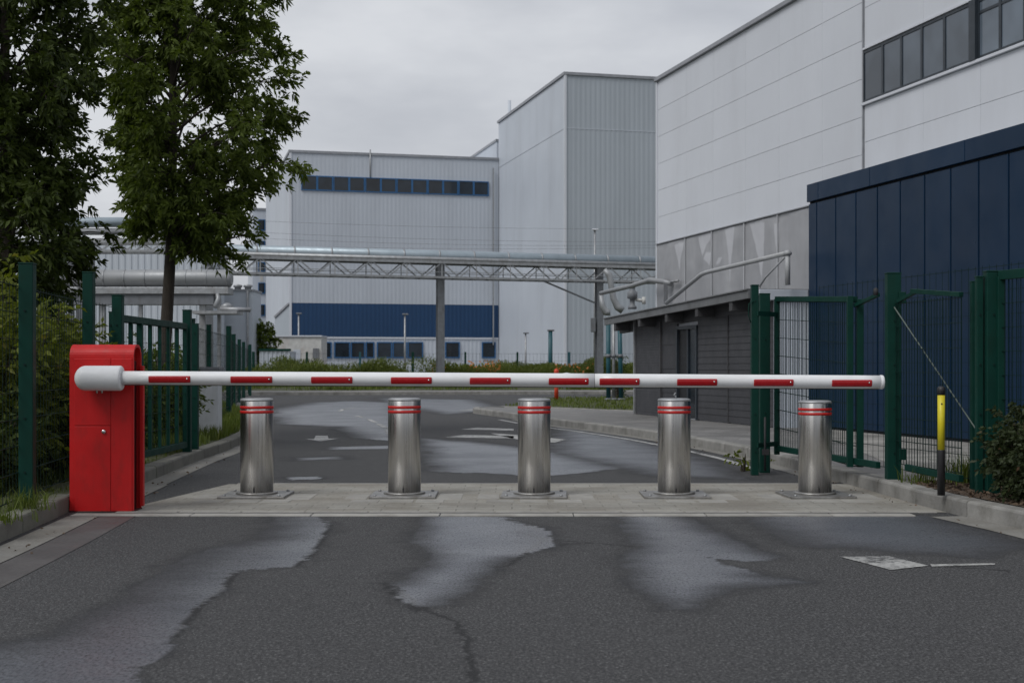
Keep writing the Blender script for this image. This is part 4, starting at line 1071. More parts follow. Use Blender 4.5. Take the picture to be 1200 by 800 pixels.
# ------------------------------------------------------------------ far works
e1 = Vector((.969, .246)); e2 = Vector((-.246, .969)); A0 = Vector((-17.9, 110.))
def fu(px, o=A0):
    p = (px - 600) / F; return (p * o.y - o.x) / (e1.x - p * e1.y)
def fz(py, px):
    Y = A0.y + e1.y * fu(px); return CAMH + (430 - py) / F * Y
wk = thing('works_hall', 'grey ribbed works hall with a ribbon of windows and a blue band', 'factory hall', (A0.x, A0.y, 0))
U = 17.3; Hh = 18.55
zb0, zb1 = fz(394, 342), fz(355, 342)
mb = MB(); mb.rib(A0, e1, e2, .14, U, zb1 + .02, Hh - .12, .34, .008); mb.build('front_wall', 'wall_rib', wk)
mb = MB(); mb.rib(A0, e1, e2, .14, U, zb0, zb1, .34, .012); mb.build('blue_band', 'blue_band', wk)
mb = MB(); mb.rib(A0, e1, e2, .14, U, .0, zb0 - .02, .34, .015); mb.build('base_wall', 'wall_light', wk)
mb = MB(); mb.obox(A0, e1, e2, .0, U, .06, 27, .0, Hh - .15); mb.build('side_wall', 'wall_light', wk)
mb = MB(); mb.obox(A0, e1, e2, -.05, .14, -.07, .1, 0, Hh - .1); mb.build('corner_trim', 'panel', wk)
mb = MB(); mb.obox(A0, e1, e2, -.1, U, -.1, .3, Hh - .12, Hh + .08); mb.obox(A0, e1, e2, -.1, .2, .3, 27, Hh - .118, Hh + .078); mb.build('roof_trim', 'trim', wk)
mb = MB(); mb.obox(A0, e1, e2, .14, U, -.08, .0, zb0 - .16, zb0 - .02); mb.build('band_trim', 'panel', wk)
mb = MB(); mb.tube([(A0.x + e1.x * fu(434), A0.y + e1.y * fu(434), Hh - 2.2), (A0.x + e1.x * fu(434), A0.y + e1.y * fu(434) - .1, Hh + .35)], .06, 8); mb.build('vent_pipe', 'galv', wk)
def far_window(parent, o, a, b, z0, z1, frame, pane, mull=(), fr=.12, dpt=.12):
    mb = MB()
    mb.obox(o, e1, e2, a, a + fr, -dpt, .05, z0, z1); mb.obox(o, e1, e2, b - fr, b, -dpt, .05, z0, z1)
    mb.obox(o, e1, e2, a + fr, b - fr, -dpt + .005, .05, z0, z0 + fr); mb.obox(o, e1, e2, a + fr, b - fr, -dpt + .005, .05, z1 - fr, z1)
    for q in mull: mb.obox(o, e1, e2, q - .04, q + .04, -dpt + .01, .05, z0 + fr, z1 - fr)
    w_ = mb.build('window', frame, parent)
    mb = MB(); mb.obox(o, e1, e2, a + fr, b - fr, -dpt * .55, .04, z0 + fr, z1 - fr); mb.build('pane', pane, w_)
ua, ub = fu(352.5), fu(572.5); z0, z1 = fz(223, 352), fz(205.5, 352)
us = np.linspace(ua, ub, 13)
for i in range(12): far_window(wk, A0, us[i] + (.0 if i % 2 else .03), us[i + 1] - .0, z0, z1, 'blue_frame', 'pane_far', fr=.09 if i % 2 else .07)
for a, b in ((377, 389), (391, 410.5), (410.5, 428), (428, 439), (441, 459.5), (459.5, 477), (477, 496), (521, 539), (564, 581)):
    far_window(wk, A0, fu(a) + .03, fu(b) - .03, fz(419.5, a), fz(400.5, a), 'blue_frame', 'pane_far', fr=.09)
mb = MB(); mb.obox(A0, e1, e2, U - .55, U - .45, -.3, -.2, 3, Hh - .8); mb.build('downpipe', 'galv', wk)
# tower
C0t = Vector((3.70, 95.4)); Lt = 18.8; Ht = 21.65
tw = thing('works_tower', 'tallest grey ribbed works block, its corner towards the camera', 'factory hall', (C0t.x, C0t.y, 0))
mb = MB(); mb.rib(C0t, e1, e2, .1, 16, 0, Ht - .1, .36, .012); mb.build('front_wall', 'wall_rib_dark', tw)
mb = MB(); mb.obox(C0t, e1, e2, .0, 16, .07, 19.6, 0, Ht - .12); mb.build('side_wall', 'wall_light', tw)
mb = MB(); mb.obox(C0t, e1, e2, -.06, .1, -.09, .1, 0, Ht - .1); mb.build('corner_trim', 'panel', tw)
mb = MB(); mb.obox(C0t, e1, e2, -.12, 16, -.12, .25, Ht - .1, Ht + .1); mb.obox(C0t, e1, e2, -.12, .2, .25, 19.7, Ht - .098, Ht + .098); mb.build('roof_trim', 'trim', tw)
zs = at(0, 150, 95.4).z
mb = MB(); mb.obox(C0t, e1, e2, .12, 16, -.026, .0, zs - .03, zs + .03); mb.obox(C0t, e1, e2, -.02, .0, .1, 19.6, zs - .03, zs + .03); mb.build('seam_trim', 'wall_rib', tw)
q = at(597, 130, 116); mb = MB(); mb.tube([(q.x, q.y, Ht - .5), (q.x, q.y, at(0, 118, 116).z)], .13, 10); mb.build('flue', 'wall_light', tw)
# rear roof block behind the hall
rb = thing('works_hall', 'low roofed rear block peeping between the hall roof and the tower', 'factory hall', (-5, 128, 0))
Q = Vector((C0t.x - .246 * 22 - 12, C0t.y + .969 * 22 - .246 * 12)) ; mb = MB(); mb.obox((-1.3, 116), e1, e2, -.0, 3, 0, 32, 0, 20.3); mb.build('wall', 'wall_light', rb)
mb = MB(); mb.obox((-1.3, 116), e1, e2, -.08, 3, -.05, 32, 20.3, 20.5); mb.build('roof', 'trim', rb)
# slim tower at the left with a stack of windows
T0 = at(296, 430, 138); T0 = Vector((T0.x, T0.y)); ht = at(0, 246, 138).z
st = thing('stair_tower', 'slim pale stair tower with a column of small windows left of the hall', 'tower', (T0.x, T0.y, 0))
mb = MB(); mb.obox(T0, e1, e2, 0, 3.2, 0, 8, 0, ht); mb.build('wall', 'wall_light', st)
mb = MB(); mb.obox(T0, e1, e2, -.1, 3.2, -.1, 8, ht, ht + .2); mb.build('roof_trim', 'trim', st)
for ya, yb in ((257, 270), (282, 288), (307, 318), (331, 344), (356.5, 370)):
    far_window(st, T0, .55, 1.25, at(0, yb, 138).z, at(0, ya, 138).z, 'blue_frame', 'pane_far', fr=.08)
mb = MB(); mb.obox(T0, e1, e2, .75, 1.05, -.02, .1, at(0, 330, 138).z, at(0, 322, 138).z); mb.build('rust_stain_panel', 'container', st)
# lean-to and low white building in front of the hall
ln = thing('lean_to', 'low grey lean-to wall at the foot of the works hall corner', 'shed', (-20, 111, 0))
q0 = at(322, 430, 111); mb = MB()
vs = [(q0.x, 111, 0), (-17.95, 110.0, 0), (-17.95, 110.0, at(0, 356, 110).z), (q0.x, 111, at(0, 372, 111).z)]; vs += [(v[0] - .3, v[1] + 2.5, v[2]) for v in vs]
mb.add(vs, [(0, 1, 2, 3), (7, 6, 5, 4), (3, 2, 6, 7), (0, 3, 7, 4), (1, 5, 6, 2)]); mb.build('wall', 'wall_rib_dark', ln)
mb = MB(); mb.bar(Vector(vs[3]) + Vector((0, -.05, .03)), Vector(vs[2]) + Vector((0, -.05, .03)), .15); mb.build('roof_trim', 'trim', ln)
lb = thing('site_office', 'low off-white site office with rust stains before the works hall', 'site office', (-15.6, 98, 0))
a_, b_ = at(322, 430, 98), at(376.5, 430, 98); zt = at(0, 394.5, 98).z
MB().box(a_.x, b_.x, 98, 101, 0, zt).build('wall', 'container', lb); MB().box(a_.x - .05, b_.x + .05, 97.9, 101, zt, zt + .1).build('roof', 'panel', lb)
q = at(370, 415, 97.9); MB().box(q.x - .2, q.x + .2, 97.85, 98.02, at(0, 420, 98).z, at(0, 408, 98).z).build('wall_box', 'steelgrey', lb)
MB().box(at(344, 0, 98).x, at(352, 0, 98).x, 97.97, 98.02, .2, 2.4).build('door', 'wall_light', lb)
ct = thing('storage_container', 'grey corrugated storage container behind the far fence gate', 'container', (-15.8, 86, 0))
a_, b_ = at(304, 430, 86), at(340, 430, 86); mb = MB(); mb.rib((a_.x, 86), (1, 0), (0, 1), 0, b_.x - a_.x, .4, at(0, 411, 86).z, .28, .04); mb.build('side_wall', 'wall_rib', ct)
MB().box(a_.x, b_.x, 86.06, 88.4, .35, at(0, 411, 86).z - .02).build('body', 'wall_rib', ct); MB().box(a_.x - .05, b_.x + .05, 85.9, 86.03, at(0, 411, 86).z, at(0, 408.5, 86).z).build('top_rail', 'green', ct)
# left background: ribbed hall, round duct, pipe rack
lh = thing('works_hall', 'pale ribbed hall behind the trees and the round silver duct', 'factory hall', (-28, 84, 0))
a_, b_ = at(-150, 430, 84), at(243, 430, 84); mb = MB(); mb.rib((a_.x, 84), (1, 0), (0, 1), 0, b_.x - a_.x, 0, at(0, 282, 84).z, .4, .05); mb.build('front_wall', 'wall_light', lh)
MB().box(a_.x, b_.x, 84.06, 89, 0, at(0, 282, 84).z - .02).build('wall', 'wall_light', lh)
MB().box(a_.x, b_.x + .1, 83.9, 89, at(0, 282, 84).z, at(0, 280.5, 84).z).build('roof_trim', 'trim', lh)
l2 = thing('works_hall', 'plain white low hall between the round duct and the stair tower', 'factory hall', (-22, 90, 0))
a_, b_ = at(205, 430, 90), at(296, 430, 90); zt = at(0, 341, 90).z
MB().box(a_.x, b_.x, 90, 93, 0, zt).build('wall', 'wall_light', l2); MB().box(a_.x, b_.x + .08, 89.9, 93, zt, zt + .12).build('roof_trim', 'trim', l2)
mb = MB()
for px in (262, 275, 287): q = at(px, 338, 89.95); mb.lathe([(.22, 0), (.22, .2), (.3, .22), (.3, .34), (0, .42)], (q.x, 91, zt + .1), n=12)
mb.build('roof_vent', 'galv', l2)
MB().lathe([(.07, 0), (.07, zt)], (b_.x - .3, 89.85, 0), n=8).build('downpipe', 'galv', l2)
du = thing('air_duct', 'fat round silver duct with a flat tray beneath behind the trees', 'duct', (at(190, 430, 55).x, 55, 0))
a_, b_ = at(60, 326, 55), at(272, 326, 55)
prof = [(.0, 0), (.30, .01), (.335, .05), (.345, .12)]
mb = MB(); mb.tube([a_, b_ - Vector((.12, 0, 0)), b_ - Vector((.04, 0, 0)), b_], [.345, .345, .325, .27], 28); mb.build('duct_tube', 'silver', du)
mb = MB()
for px in range(75, 270, 24): q = at(px, 326, 55); mb.tube([q - Vector((.03, 0, 0)), q + Vector((.03, 0, 0))], .355, 28)
mb.build('duct_ring', 'galv', du)
mb = MB(); mb.box(at(60, 0, 55).x, at(270, 0, 55).x, 54.6, 55.6, at(0, 345, 55).z, at(0, 337, 55).z); mb.build('tray', 'galv', du, bevel=.02)
mb = MB(); mb.box(at(60, 0, 55).x, at(252, 0, 55).x, 54.7, 55.5, at(0, 357, 55).z, at(0, 345.5, 55).z); mb.build('support_beam', 'steelgrey', du)
for px, w_ in ((237.5, .24), (257, .13), (165, .13), (120, .2)):
    q = at(px, 430, 55); MB().box(q.x - w_ / 2, q.x + w_ / 2, 54.9, 55.1, .1, at(0, 350, 55).z).build('column', 'galv', du)
mb = MB(); mb.box(at(228, 0, 54).x, at(280, 0, 54).x, 53.6, 54.9, at(0, 368, 54).z, at(0, 364.5, 54).z); mb.tube([at(258, 362, 54), at(294, 363, 54)], .09, 10); mb.build('side_tray', 'galv', du)
mb = MB(); mb.tube([at(254, 338, 54.8), at(256, 350, 54.6), at(252, 360, 54.4)], .1, 10); mb.lathe([(0, .0), (.2, .06), (.25, .2), (.1, .3), (0, .32)], tuple(at(266, 364, 54.3)), n=10); mb.build('branch_pipe', 'silver', du)
rk = thing('pipe_rack', 'high pipe rack with two silver pipes seen through the left trees', 'pipe rack', (-18, 60, 0))
def rp(px, py, o=0):
    q = at(px, py, 60); q.y += o; return q
for py, rd, m_ in ((260.5, .22, 'clad'), (271.5, .15, 'silver')):
    mb = MB(); mb.tube([rp(-90, py), rp(232, py)], rd, 16); mb.build('pipe_run', m_, rk)
for o_ in (0, 1.1):
    mb = MB(); mb.bar(rp(-90, 282, o_), rp(236, 282, o_), .14, .2); mb.bar(rp(-90, 294, o_), rp(236, 294, o_), .1, .1)
    for i in range(22):
        a, b = -90 + i * 14.8, -90 + (i + 1) * 14.8; ya, yb = (284, 294) if i % 2 else (294, 284); mb.bar(rp(a, ya, o_), rp(b, yb, o_), .06)
    mb.build('truss', 'galv', rk)
for px in (69, 80, 90, 104): q = rp(px, 430); icol(q.x, q.y + .4, .1, rp(0, 283).z, .30, rk)
# street lamps
for px, py0, py1, Y, m_, lab in ((697, 270, 320, 88, 'galv', 'thin grey lamp post rising above the pipe bridge before the tower'), (474.5, 369, 425, 95, 'galv', 'thin grey lamp post in front of the blue band'),
                          (645, 388, 432, 80, 'teal', 'short teal lamp post on the far bank right of centre'), (616, 391, 425, 100, 'galv', 'faint grey lamp post left of the teal one'), (350, 368, 400, 104, 'galv', 'thin lamp mast near the left corner of the blue band')):
    b_ = at(px, 430, Y); t = thing('street_lamp', lab, 'street lamp', (b_.x, Y, 0)); zt = at(0, py0, Y).z
    MB().tube([(b_.x, Y, 0), (b_.x, Y, zt)], [.09, .055] if px != 645 else [.14, .12], 10).build('pole', m_, t)
    mb = MB(); mb.box(b_.x - .18, b_.x + .24, Y - .15, Y + .15, zt, zt + .10); mb.build('lamp_head', 'steelgrey' if px != 697 else 'panel', t, bevel=.03)
# overhead wires
for y0, y1, sag, lab in ((251, 268, 6, 'topmost overhead wire crossing before the works hall'), (263, 283, 7, 'second overhead wire from the top, before the works hall'), (271, 287, 7, 'third overhead wire from the top, before the works hall'), (283, 290, 5, 'lowest overhead wire, just above the pipe bridge')):
    a_, b_ = at(150, y0, 89), at(800, y1, 89); pts = []
    for i in range(25):
        f = i / 24; q = a_.lerp(b_, f); q.z -= sag * .05 * 4 * f * (1 - f); pts.append(q)
    tag(MB().tube(pts, .0065, 5).build('overhead_wire', 'rubber', origin=a_), lab, 'wire', 'overhead wires across the site')

# ------------------------------------------------------------------ vegetation
def unit(v): return v / (np.linalg.norm(v, axis=-1, keepdims=True) + 1e-9)
def leaf_cloud(P, D, L, W, droop=.25):
    """lanceolate folded leaves: base P, direction D, length L, width W -> verts, tris"""
    n = len(P); D = unit(D); rv = rng.normal(size=(n, 3)); rv[:, 2] *= .5
    side = unit(np.cross(D, rv)); up = np.cross(side, D)
    L = L[:, None]; W = W[:, None]
    tip = P + D * L - np.array([0, 0, 1.]) * L * droop
    mid = P + D * L * .45 - np.array([0, 0, 1.]) * L * droop * .15
    l = mid + side * W * .5 + up * W * .12; r = mid - side * W * .5 + up * W * .12
    V = np.stack([P, l, tip, r], 1).reshape(-1, 3); b = np.arange(n)[:, None] * 4
    T = np.concatenate([b + np.array([[0, 3, 2]]), b + np.array([[0, 2, 1]])], 0)
    return V, T
def sprays(tips, dirs, per=14, twig=.28, ll=.115, lw=.034, droop=.3):
    """leafy twigs: leaves fanned along each twig"""
    n = len(tips); dirs = unit(dirs)
    k = np.tile(np.linspace(.05, 1., per), n) + rng.uniform(-.04, .04, n * per)
    tp = np.repeat(tips, per, 0); dd = np.repeat(dirs, per, 0)
    tw = np.repeat(rng.uniform(.7, 1.3, n) * twig, per)
    P = tp + dd * (k * tw)[:, None] - np.array([0, 0, .12])[None] * (k ** 2 * tw)[:, None]
    out = unit(np.cross(dd, rng.normal(size=dd.shape)))
    sp = np.clip(1.25 - .75 * k, .3, 1.2)[:, None]
    D = unit(dd * .75 + out * sp)
    L = ll * rng.uniform(.65, 1.25, n * per); W = lw * rng.uniform(.75, 1.25, n * per)
    return leaf_cloud(P, D, L, W, droop)
def tree(name, label, base, axis_top, env, n_limbs, leafm, z_lo, z_hi, trunk_r, per=14, nsec=7, nspr=7, group=None, ll=.115, lw=.034, cen=(0, 0), seed=1):
    rg = np.random.default_rng(seed)
    t = thing(name, label, 'tree', tuple(base), group)
    base = Vector(base); tp = Vector(axis_top); n = 10; path = []
    for i in range(n + 1):
        f = i / n; q = base.lerp(tp, f); q += Vector((mnoise.noise(Vector((f * 2.3, seed, 0))), mnoise.noise(Vector((f * 2.3, seed, 5))), 0)) * .16 * math.sin(min(1, f * 1.6) * math.pi * .5); path.append(q)
    mb = MB(); rs = [trunk_r * (1.35 if i == 0 else 1.) * (1 - .85 * (i / n) ** 1.1) for i in range(n + 1)]
    mb.tube(path, rs, 14); mb.build('trunk', 'bark', t)
    mb = MB(); tips = []; dirs = []
    def trunk_at(z):
        f = max(0, min(.999, (z - base.z) / (tp.z - base.z))) * n; i = int(f); return path[i].lerp(path[i + 1], f - i)
    for li in range(n_limbs):
        zf = (li + rg.uniform(0, 1)) / n_limbs; zt = z_lo + (z_hi - z_lo) * zf
        a = li * 2.399 + rg.uniform(-.4, .4)
        rad = env(zt, a) * rg.uniform(.55, .93) * (.9 if math.cos(a) < -.3 else 1.)
        end = Vector((base.x + cen[0] + math.cos(a) * rad, base.y + cen[1] + math.sin(a) * rad, zt))
        st = trunk_at(zt - rad * rg.uniform(.45, .8) - .1)
        if st.z < z_lo - .45: st = trunk_at(z_lo - .45)
        m1 = st.lerp(end, .5) + Vector((0, 0, rad * .10)); r_l = max(.012, trunk_r * .30 * (1 - zf * .5))
        pts = [st, st.lerp(m1, .5) + Vector((0, 0, rad * .03)), m1, m1.lerp(end, .6), end]
        mb.tube(pts, [r_l, r_l * .8, r_l * .6, r_l * .4, r_l * .15], 6, caps=False)
        for si in range(nsec):
            f = rg.uniform(.3, 1.); i = min(3, int(f * 4)); o = pts[i].lerp(pts[i + 1], f * 4 - i)
            dv = Vector((math.cos(a), math.sin(a), 0)) * .8 + Vector(rg.normal(size=3)) * .75 + Vector((0, 0, .25))
            dv.normalize(); Ls = rg.uniform(.25, .62) * (.6 + .4 * rad)
            e_ = o + dv * Ls; mb.tube([o, o.lerp(e_, .5) + Vector((0, 0, .03)), e_], [.010, .007, .003], 4, caps=False)
            for q in range(nspr):
                tt = rg.uniform(.35, 1.05); p_ = o.lerp(e_, tt) + Vector(rg.normal(size=3)) * .075
                dd = dv * .55 + Vector(rg.normal(size=3)) * .65 + Vector((math.cos(a), math.sin(a), 0)) * .25 + Vector((0, 0, -.02))
                tips.append(p_); dirs.append(dd)
    mb.build('branches', 'bark', t)
    V, T = sprays(np.array([tuple(p) for p in tips]), np.array([tuple(d) for d in dirs]), per, .19, ll, lw)
    np_mesh('crown', V, T, leafm, t, origin=tuple(base))
    return t
def interp_env(tab, lob=.18, seed=0):
    zs_, rs_ = zip(*tab)
    def f(z, a): return float(np.interp(z, zs_, rs_)) * (1 + lob * mnoise.noise(Vector((math.cos(a) * 1.3, math.sin(a) * 1.3, z * .9 + seed))) * 1.6)
    return f
tree('broadleaf_tree', 'tall leafy tree with a bare slim trunk, in front of the pipe bridge', (-5.68, 22, .1), (-5.25, 22.2, 9.4),
     interp_env([(2.8, .55), (3.05, .95), (3.4, 1.2), (3.8, 1.45), (4.4, 1.6), (5.2, 1.85), (6., 1.75), (7., 1.6), (8., 1.45), (9., .9), (9.6, .4)], .26), 64, 'leaf_tree', 3.25, 9.2, .115, nsec=9, nspr=9, per=14, cen=(.5, 0), seed=3, ll=.112, lw=.044)
tree('broadleaf_tree', 'darkest big leafy tree at the left picture edge behind the shrubs', (-6.72, 18, .1), (-6.6, 18, 8.6),
     interp_env([(2.0, .8), (2.5, 1.15), (3.2, 1.3), (4.2, 1.3), (5.5, 1.25), (6.5, 1.15), (7.5, 1.0), (8.6, .5)], .26, seed=4), 62, 'leaf_dark', 2.15, 8.4, .12, nsec=9, nspr=8, per=14, seed=8, ll=.112, lw=.044)
tree('small_tree', 'small round green tree beside the low white hall and the site office', (at(309, 430, 92).x, 92, .0), (at(309, 430, 92).x, 92, 3.6),
     interp_env([(1.2, .5), (2., .85), (3., .85), (3.8, .5), (4.2, .2)]), 24, 'leaf_tree', 1.2, 4.0, .07, nsec=6, nspr=4, per=9, ll=.2, lw=.09, seed=5)

def shrub(name, label, cen, rx, ry, h, n_stem, leafm, per=12, nspr=10, ll=.075, lw=.03, twig=.22, seed=2, group=None, z0=.12, cat='shrub', lean=.55):
    rg = np.random.default_rng(seed); t = thing(name, label, cat, (cen[0], cen[1], z0), group)
    mb = MB(); tips = []; dirs = []
    for s_ in range(n_stem):
        a = rg.uniform(0, 2 * math.pi); rr_ = math.sqrt(rg.uniform(0, 1)); hx = h * (1 - .35 * rr_ ** 2) * rg.uniform(.55, 1.0)
        b_ = Vector((cen[0] + math.cos(a) * rx * rr_ * .45, cen[1] + math.sin(a) * ry * rr_ * .45, z0))
        e_ = Vector((cen[0] + math.cos(a) * rx * rr_, cen[1] + math.sin(a) * ry * rr_, z0 + hx))
        m_ = b_.lerp(e_, .55) + Vector((0, 0, hx * .08)); mb.tube([b_, m_, e_], [.012, .008, .003], 5, caps=False)
        for q in range(nspr):
            f = rg.uniform(.12, 1.02); p_ = (b_.lerp(m_, f * 2) if f < .5 else m_.lerp(e_, f * 2 - 1)) + Vector(rg.normal(size=3)) * .07
            tips.append(p_); dirs.append(Vector((math.cos(a), math.sin(a), lean)) * .6 + Vector(rg.normal(size=3)) * .7)
    mb.build('stems', 'bark', t)
    V, T = sprays(np.array([tuple(p) for p in tips]), np.array([tuple(d) for d in dirs]), per, twig, ll, lw, .22)
    np_mesh('foliage', V, T, leafm, t, origin=(cen[0], cen[1], z0)); return t
shrub('shrub', 'tallest yellow green shrub at the left edge behind the first fence post', (-4.85, 11.9), .85, .9, 2.05, 130, 'leaf_shrub', seed=11, nspr=16, lw=.036, ll=.085)
shrub('shrub', 'yellow green shrub between the first and second fence posts', (-4.45, 13.2), .55, .8, 1.75, 110, 'leaf_shrub', seed=12, nspr=15, lw=.036, ll=.085)
shrub('shrub', 'low dark shrub at the foot of the first fence post', (-4.45, 11.2), .5, .6, .85, 45, 'leaf_dark', seed=13, nspr=10)
shrub('shrub', 'dark shrub behind the barred gate, left of the tree trunk', (-4.8, 16.2), .6, 1.0, 1.35, 60, 'leaf_dark', seed=14, nspr=11)
shrub('shrub', 'green shrub behind the barred gate, right of the tree trunk', (-4.95, 19.3), .45, .9, 1.25, 50, 'leaf_tree', seed=15, nspr=11)
shrub('shrub', 'bushy roadside shrub behind the far end of the left fence', (-6.9, 26), .9, 1.6, 1.6, 60, 'leaf_tree', seed=16, nspr=11, ll=.1, lw=.045)
shrub('shrub', 'low sprawling shrub beyond the utility cabinet', (-7.6, 31), .8, 2., 1.1, 50, 'leaf_shrub', seed=17, nspr=10, ll=.1, lw=.045)
shrub('hedge_bush', 'clipped dark hedge bush at the right edge by the mulch bed', (4.12, 10.2), .40, .65, .76, 280, 'leaf_hedge', per=14, nspr=14, ll=.042, lw=.022, twig=.12, seed=18, z0=.13, cat='hedge', lean=.4)
shrub('weed', 'single broad-leaved weed at the foot of the paired gate posts', tuple(gp(871, 552)[:2]), .035, .035, .27, 4, 'leaf_shrub', per=5, nspr=3, ll=.08, lw=.035, twig=.12, seed=19, z0=0., cat='weed')
shrub('slim_shrub', 'thin dark shrub standing between the teal standpipes', (at(723, 430, 44).x, 44, )[:2], .16, .2, 1.9, 18, 'leaf_dark', per=8, nspr=9, seed=20, z0=.12)

def grass(name, pts_xyz, h, w_, m, spread=.35, kind='stuff', seed=1, curve=.4):
    rg = np.random.default_rng(seed); n = len(pts_xyz); P = np.asarray(pts_xyz, float)
    hh = h * rg.uniform(.45, 1.2, n)[:, None]; a = rg.uniform(0, 2 * math.pi, n); d = np.stack([np.cos(a), np.sin(a), np.zeros(n)], 1)
    ln_ = np.abs(rg.normal(0, spread, n))[:, None]; s = np.stack([-np.sin(a), np.cos(a), np.zeros(n)], 1) * (w_ * rg.uniform(.6, 1.3, n))[:, None] / 2
    zz_ = np.array([0, 0, 1.])
    m1 = P + zz_ * hh * .55 + d * ln_ * hh * .35; tp = P + zz_ * hh * (1 - .3 * np.clip(ln_, 0, 1)) + d * ln_ * hh * (.8 + curve)
    V = np.stack([P - s, P + s, m1 - s * .75, m1 + s * .75, tp], 1).reshape(-1, 3); b = np.arange(n)[:, None] * 5
    T = np.concatenate([b + np.array([[0, 1, 3]]), b + np.array([[0, 3, 2]]), b + np.array([[2, 3, 4]])], 0)
    o = np_mesh(name, V, T, m); o['kind'] = kind; return o
def scatter(poly, n, z, clump=0., seed=1, dens=None):
    rg = np.random.default_rng(seed); xs_ = [p[0] for p in poly]; ys_ = [p[1] for p in poly]; out = []
    while len(out) < n:
        q = np.stack([rg.uniform(min(xs_), max(xs_), n * 2), rg.uniform(min(ys_), max(ys_), n * 2)], 1); q = q[inside(q, poly)]
        if clump:
            kp = np.array([mnoise.noise(Vector((p[0] * clump, p[1] * clump, seed))) for p in q]); q = q[kp > rg.uniform(-.35, .45, len(q))]
        out += [tuple(p) for p in q]
    q = np.array(out[:n]); return np.concatenate([q, np.full((n, 1), z)], 1)
lv1 = [(x_at(LKs, y) - .15, y) for y in (6, 8, 10, 12, 14, 16, 17.5)] + [(x_at(LKs, y) - .9, y) for y in (17.5, 14, 10, 6)]
o = grass('grass', scatter(lv1, 2600, .118, 2.2, 3), .045, .007, 'grass', .5, seed=31); o['label'] = 'short rough grass along the left kerb'
lv2 = [(x_at(LKs, y) - .15, y) for y in (16.5, 18, 20, 22, 25, 30, 36, 42)] + [(x_at(LKs, y) - 1.5, y) for y in (42, 36, 30, 25, 20, 16.5)]
o = grass('grass', scatter(lv2, 15000, .118, 1.2, 4), .20, .012, 'grass', .45, seed=32); o['label'] = 'lush verge grass along the left fence beyond the gate'
lv3 = [(-4.0, 8), (-4.0, 14), (-7, 17), (-10, 12), (-8, 7)]
o = grass('ground_cover', scatter(lv3, 9000, .118, 1., 5), .14, .016, 'leaf_dark', .6, seed=33); o['label'] = 'dark ground cover under the left shrubs'
o = grass('grass', scatter(ip, 9000, .125, 0, 6), .10, .02, 'grass', .4, seed=34); o['label'] = 'mown grass on the small island by the garage'
bankp = [(p.x, p.y + .1) for p in fk3 if -14 < p.x < 14] + [(14, 76), (-16, 74)]
pts = scatter(bankp, 26000, .13, .35, 7)
ybase = np.interp(pts[:, 0], [p.x for p in fk3], [p.y for p in fk3]); pts[:, 2] = .13 + np.clip((pts[:, 1] - ybase) / 12., 0, 1) * .49
o = grass('grass', pts, .24, .035, 'grass', .35, seed=35); o['label'] = 'rough grass on the far bank beneath the mesh fence'
wp_ = scatter([(-15, 73.5), (12, 74.5), (12, 80), (-15, 79)], 13000, .6, .28, 8)
hgt_ = np.array([mnoise.noise(Vector((p[0] * .5, p[1] * .4, 2.))) for p in wp_])
def weeds(P, seed):
    rg = np.random.default_rng(seed); k = 5; n = len(P); H = np.clip(.62 + hgt_[:n] * 1.15, .12, 1.55)
    D = np.stack([rg.normal(0, .3, n * k), rg.normal(0, .3, n * k), np.ones(n * k)], 1); PP = np.repeat(P, k, 0); PP[:, 2] += np.repeat(H, k) * rg.uniform(0, .8, n * k)
    PP[:, :2] += rg.normal(0, .08, (n * k, 2)); D[:, :2] *= 1.8
    V, T = leaf_cloud(PP, D, rg.uniform(.12, .32, n * k), rg.uniform(.025, .06, n * k), .15); o = np_mesh('tall_weeds', V, T, 'weed'); o['kind'] = 'stuff'; o['label'] = 'tall weeds growing along the far mesh fence'; return o
weeds(wp_, 41)
fl = scatter([(-2.4, 74), (-.6, 74), (-.6, 76), (-2.4, 76)], 120, 1.1, 0, 9); fl = np.concatenate([fl, scatter([(2, 74), (4.6, 74), (4.6, 76), (2, 76)], 60, 1.05, 0, 10), scatter([(-4.5, 74.5), (-3, 74.5), (-3, 76), (-4.5, 76)], 40, 1.0, 0, 11)])
fl[:, 2] += rng.normal(0, .18, len(fl)); V, T = leaf_cloud(fl, rng.normal(size=fl.shape), np.full(len(fl), .14), np.full(len(fl), .12), 0)
o = np_mesh('orange_flowers', V, T, 'flower'); o['kind'] = 'stuff'; o['label'] = 'small orange flowers among the weeds at the far fence'
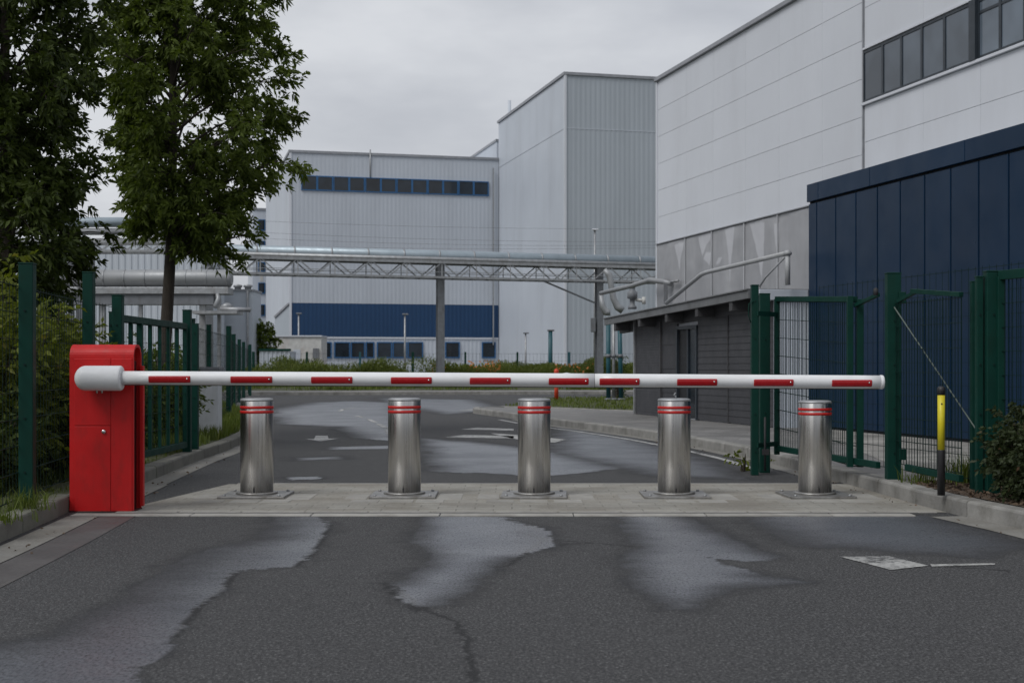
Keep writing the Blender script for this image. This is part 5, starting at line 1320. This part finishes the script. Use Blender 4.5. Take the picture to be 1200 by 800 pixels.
def tuft(label, c, r, n, h, m='grass', seed=1, w_=.009, z=.12):
    rg = np.random.default_rng(seed); P = np.stack([rg.normal(c[0], r, n), rg.normal(c[1], r, n), np.full(n, z)], 1)
    o = grass('grass_tuft', P, h, w_, m, .55, 'thing', seed); return tag(o, label, 'grass tuft')
tuft('bright grass tuft at the foot of the first left fence post', gp(32, 597, .118)[:2], .07, 130, .17, seed=51)
tuft('small grass tuft on the left kerb at the picture edge', gp(4, 612, .118)[:2], .08, 90, .11, seed=52)
tuft('bright grass tuft in the mulch bed right of the yellow marker', gp(1134, 566, .13)[:2], .09, 300, .28, seed=53, z=.13)
tuft('thin grass tuft in the mulch bed left of the yellow marker', gp(1083, 566, .13)[:2], .12, 110, .16, seed=54, z=.13)
# wood chips on the bed, litter leaves near kerbs
cp = scatter([(x_at(RKs, y) + .16, y) for y in (8, 9, 10, 11, 12)] + [(3.9, 12.3), (4.2, 11.5), (4.75, 9.5), (5, 8)], 3200, .14, 0, 12)
V, T = leaf_cloud(cp, np.concatenate([rng.normal(size=(len(cp), 2)), rng.normal(0, .25, (len(cp), 1))], 1), rng.uniform(.02, .075, len(cp)), rng.uniform(.012, .028, len(cp)), .0)
o = np_mesh('wood_chips', V, T, 'chip'); o['kind'] = 'stuff'; o['label'] = 'brown wood chip mulch on the planting bed'
fp_ = np.concatenate([scatter([(x_at(LKs, y) + .02, y) for y in (7, 10, 13, 17, 22)] + [(x_at(LKs, y) + .35, y) for y in (22, 17, 13, 10, 7)], 70, .012, 0, 13),
                      scatter([(x_at(RKs, y) - .02, y) for y in (8, 10, 13, 17, 22)] + [(x_at(RKs, y) - .28, y) for y in (22, 17, 13, 10, 8)], 60, .012, 0, 14)])
V, T = leaf_cloud(fp_, np.concatenate([rng.normal(size=(len(fp_), 2)), rng.normal(0, .15, (len(fp_), 1))], 1), rng.uniform(.015, .04, len(fp_)), rng.uniform(.008, .02, len(fp_)), 0.)
o = np_mesh('fallen_leaves', V, T, 'chip'); o['kind'] = 'stuff'; o['label'] = 'scattered fallen leaves in the gutters'
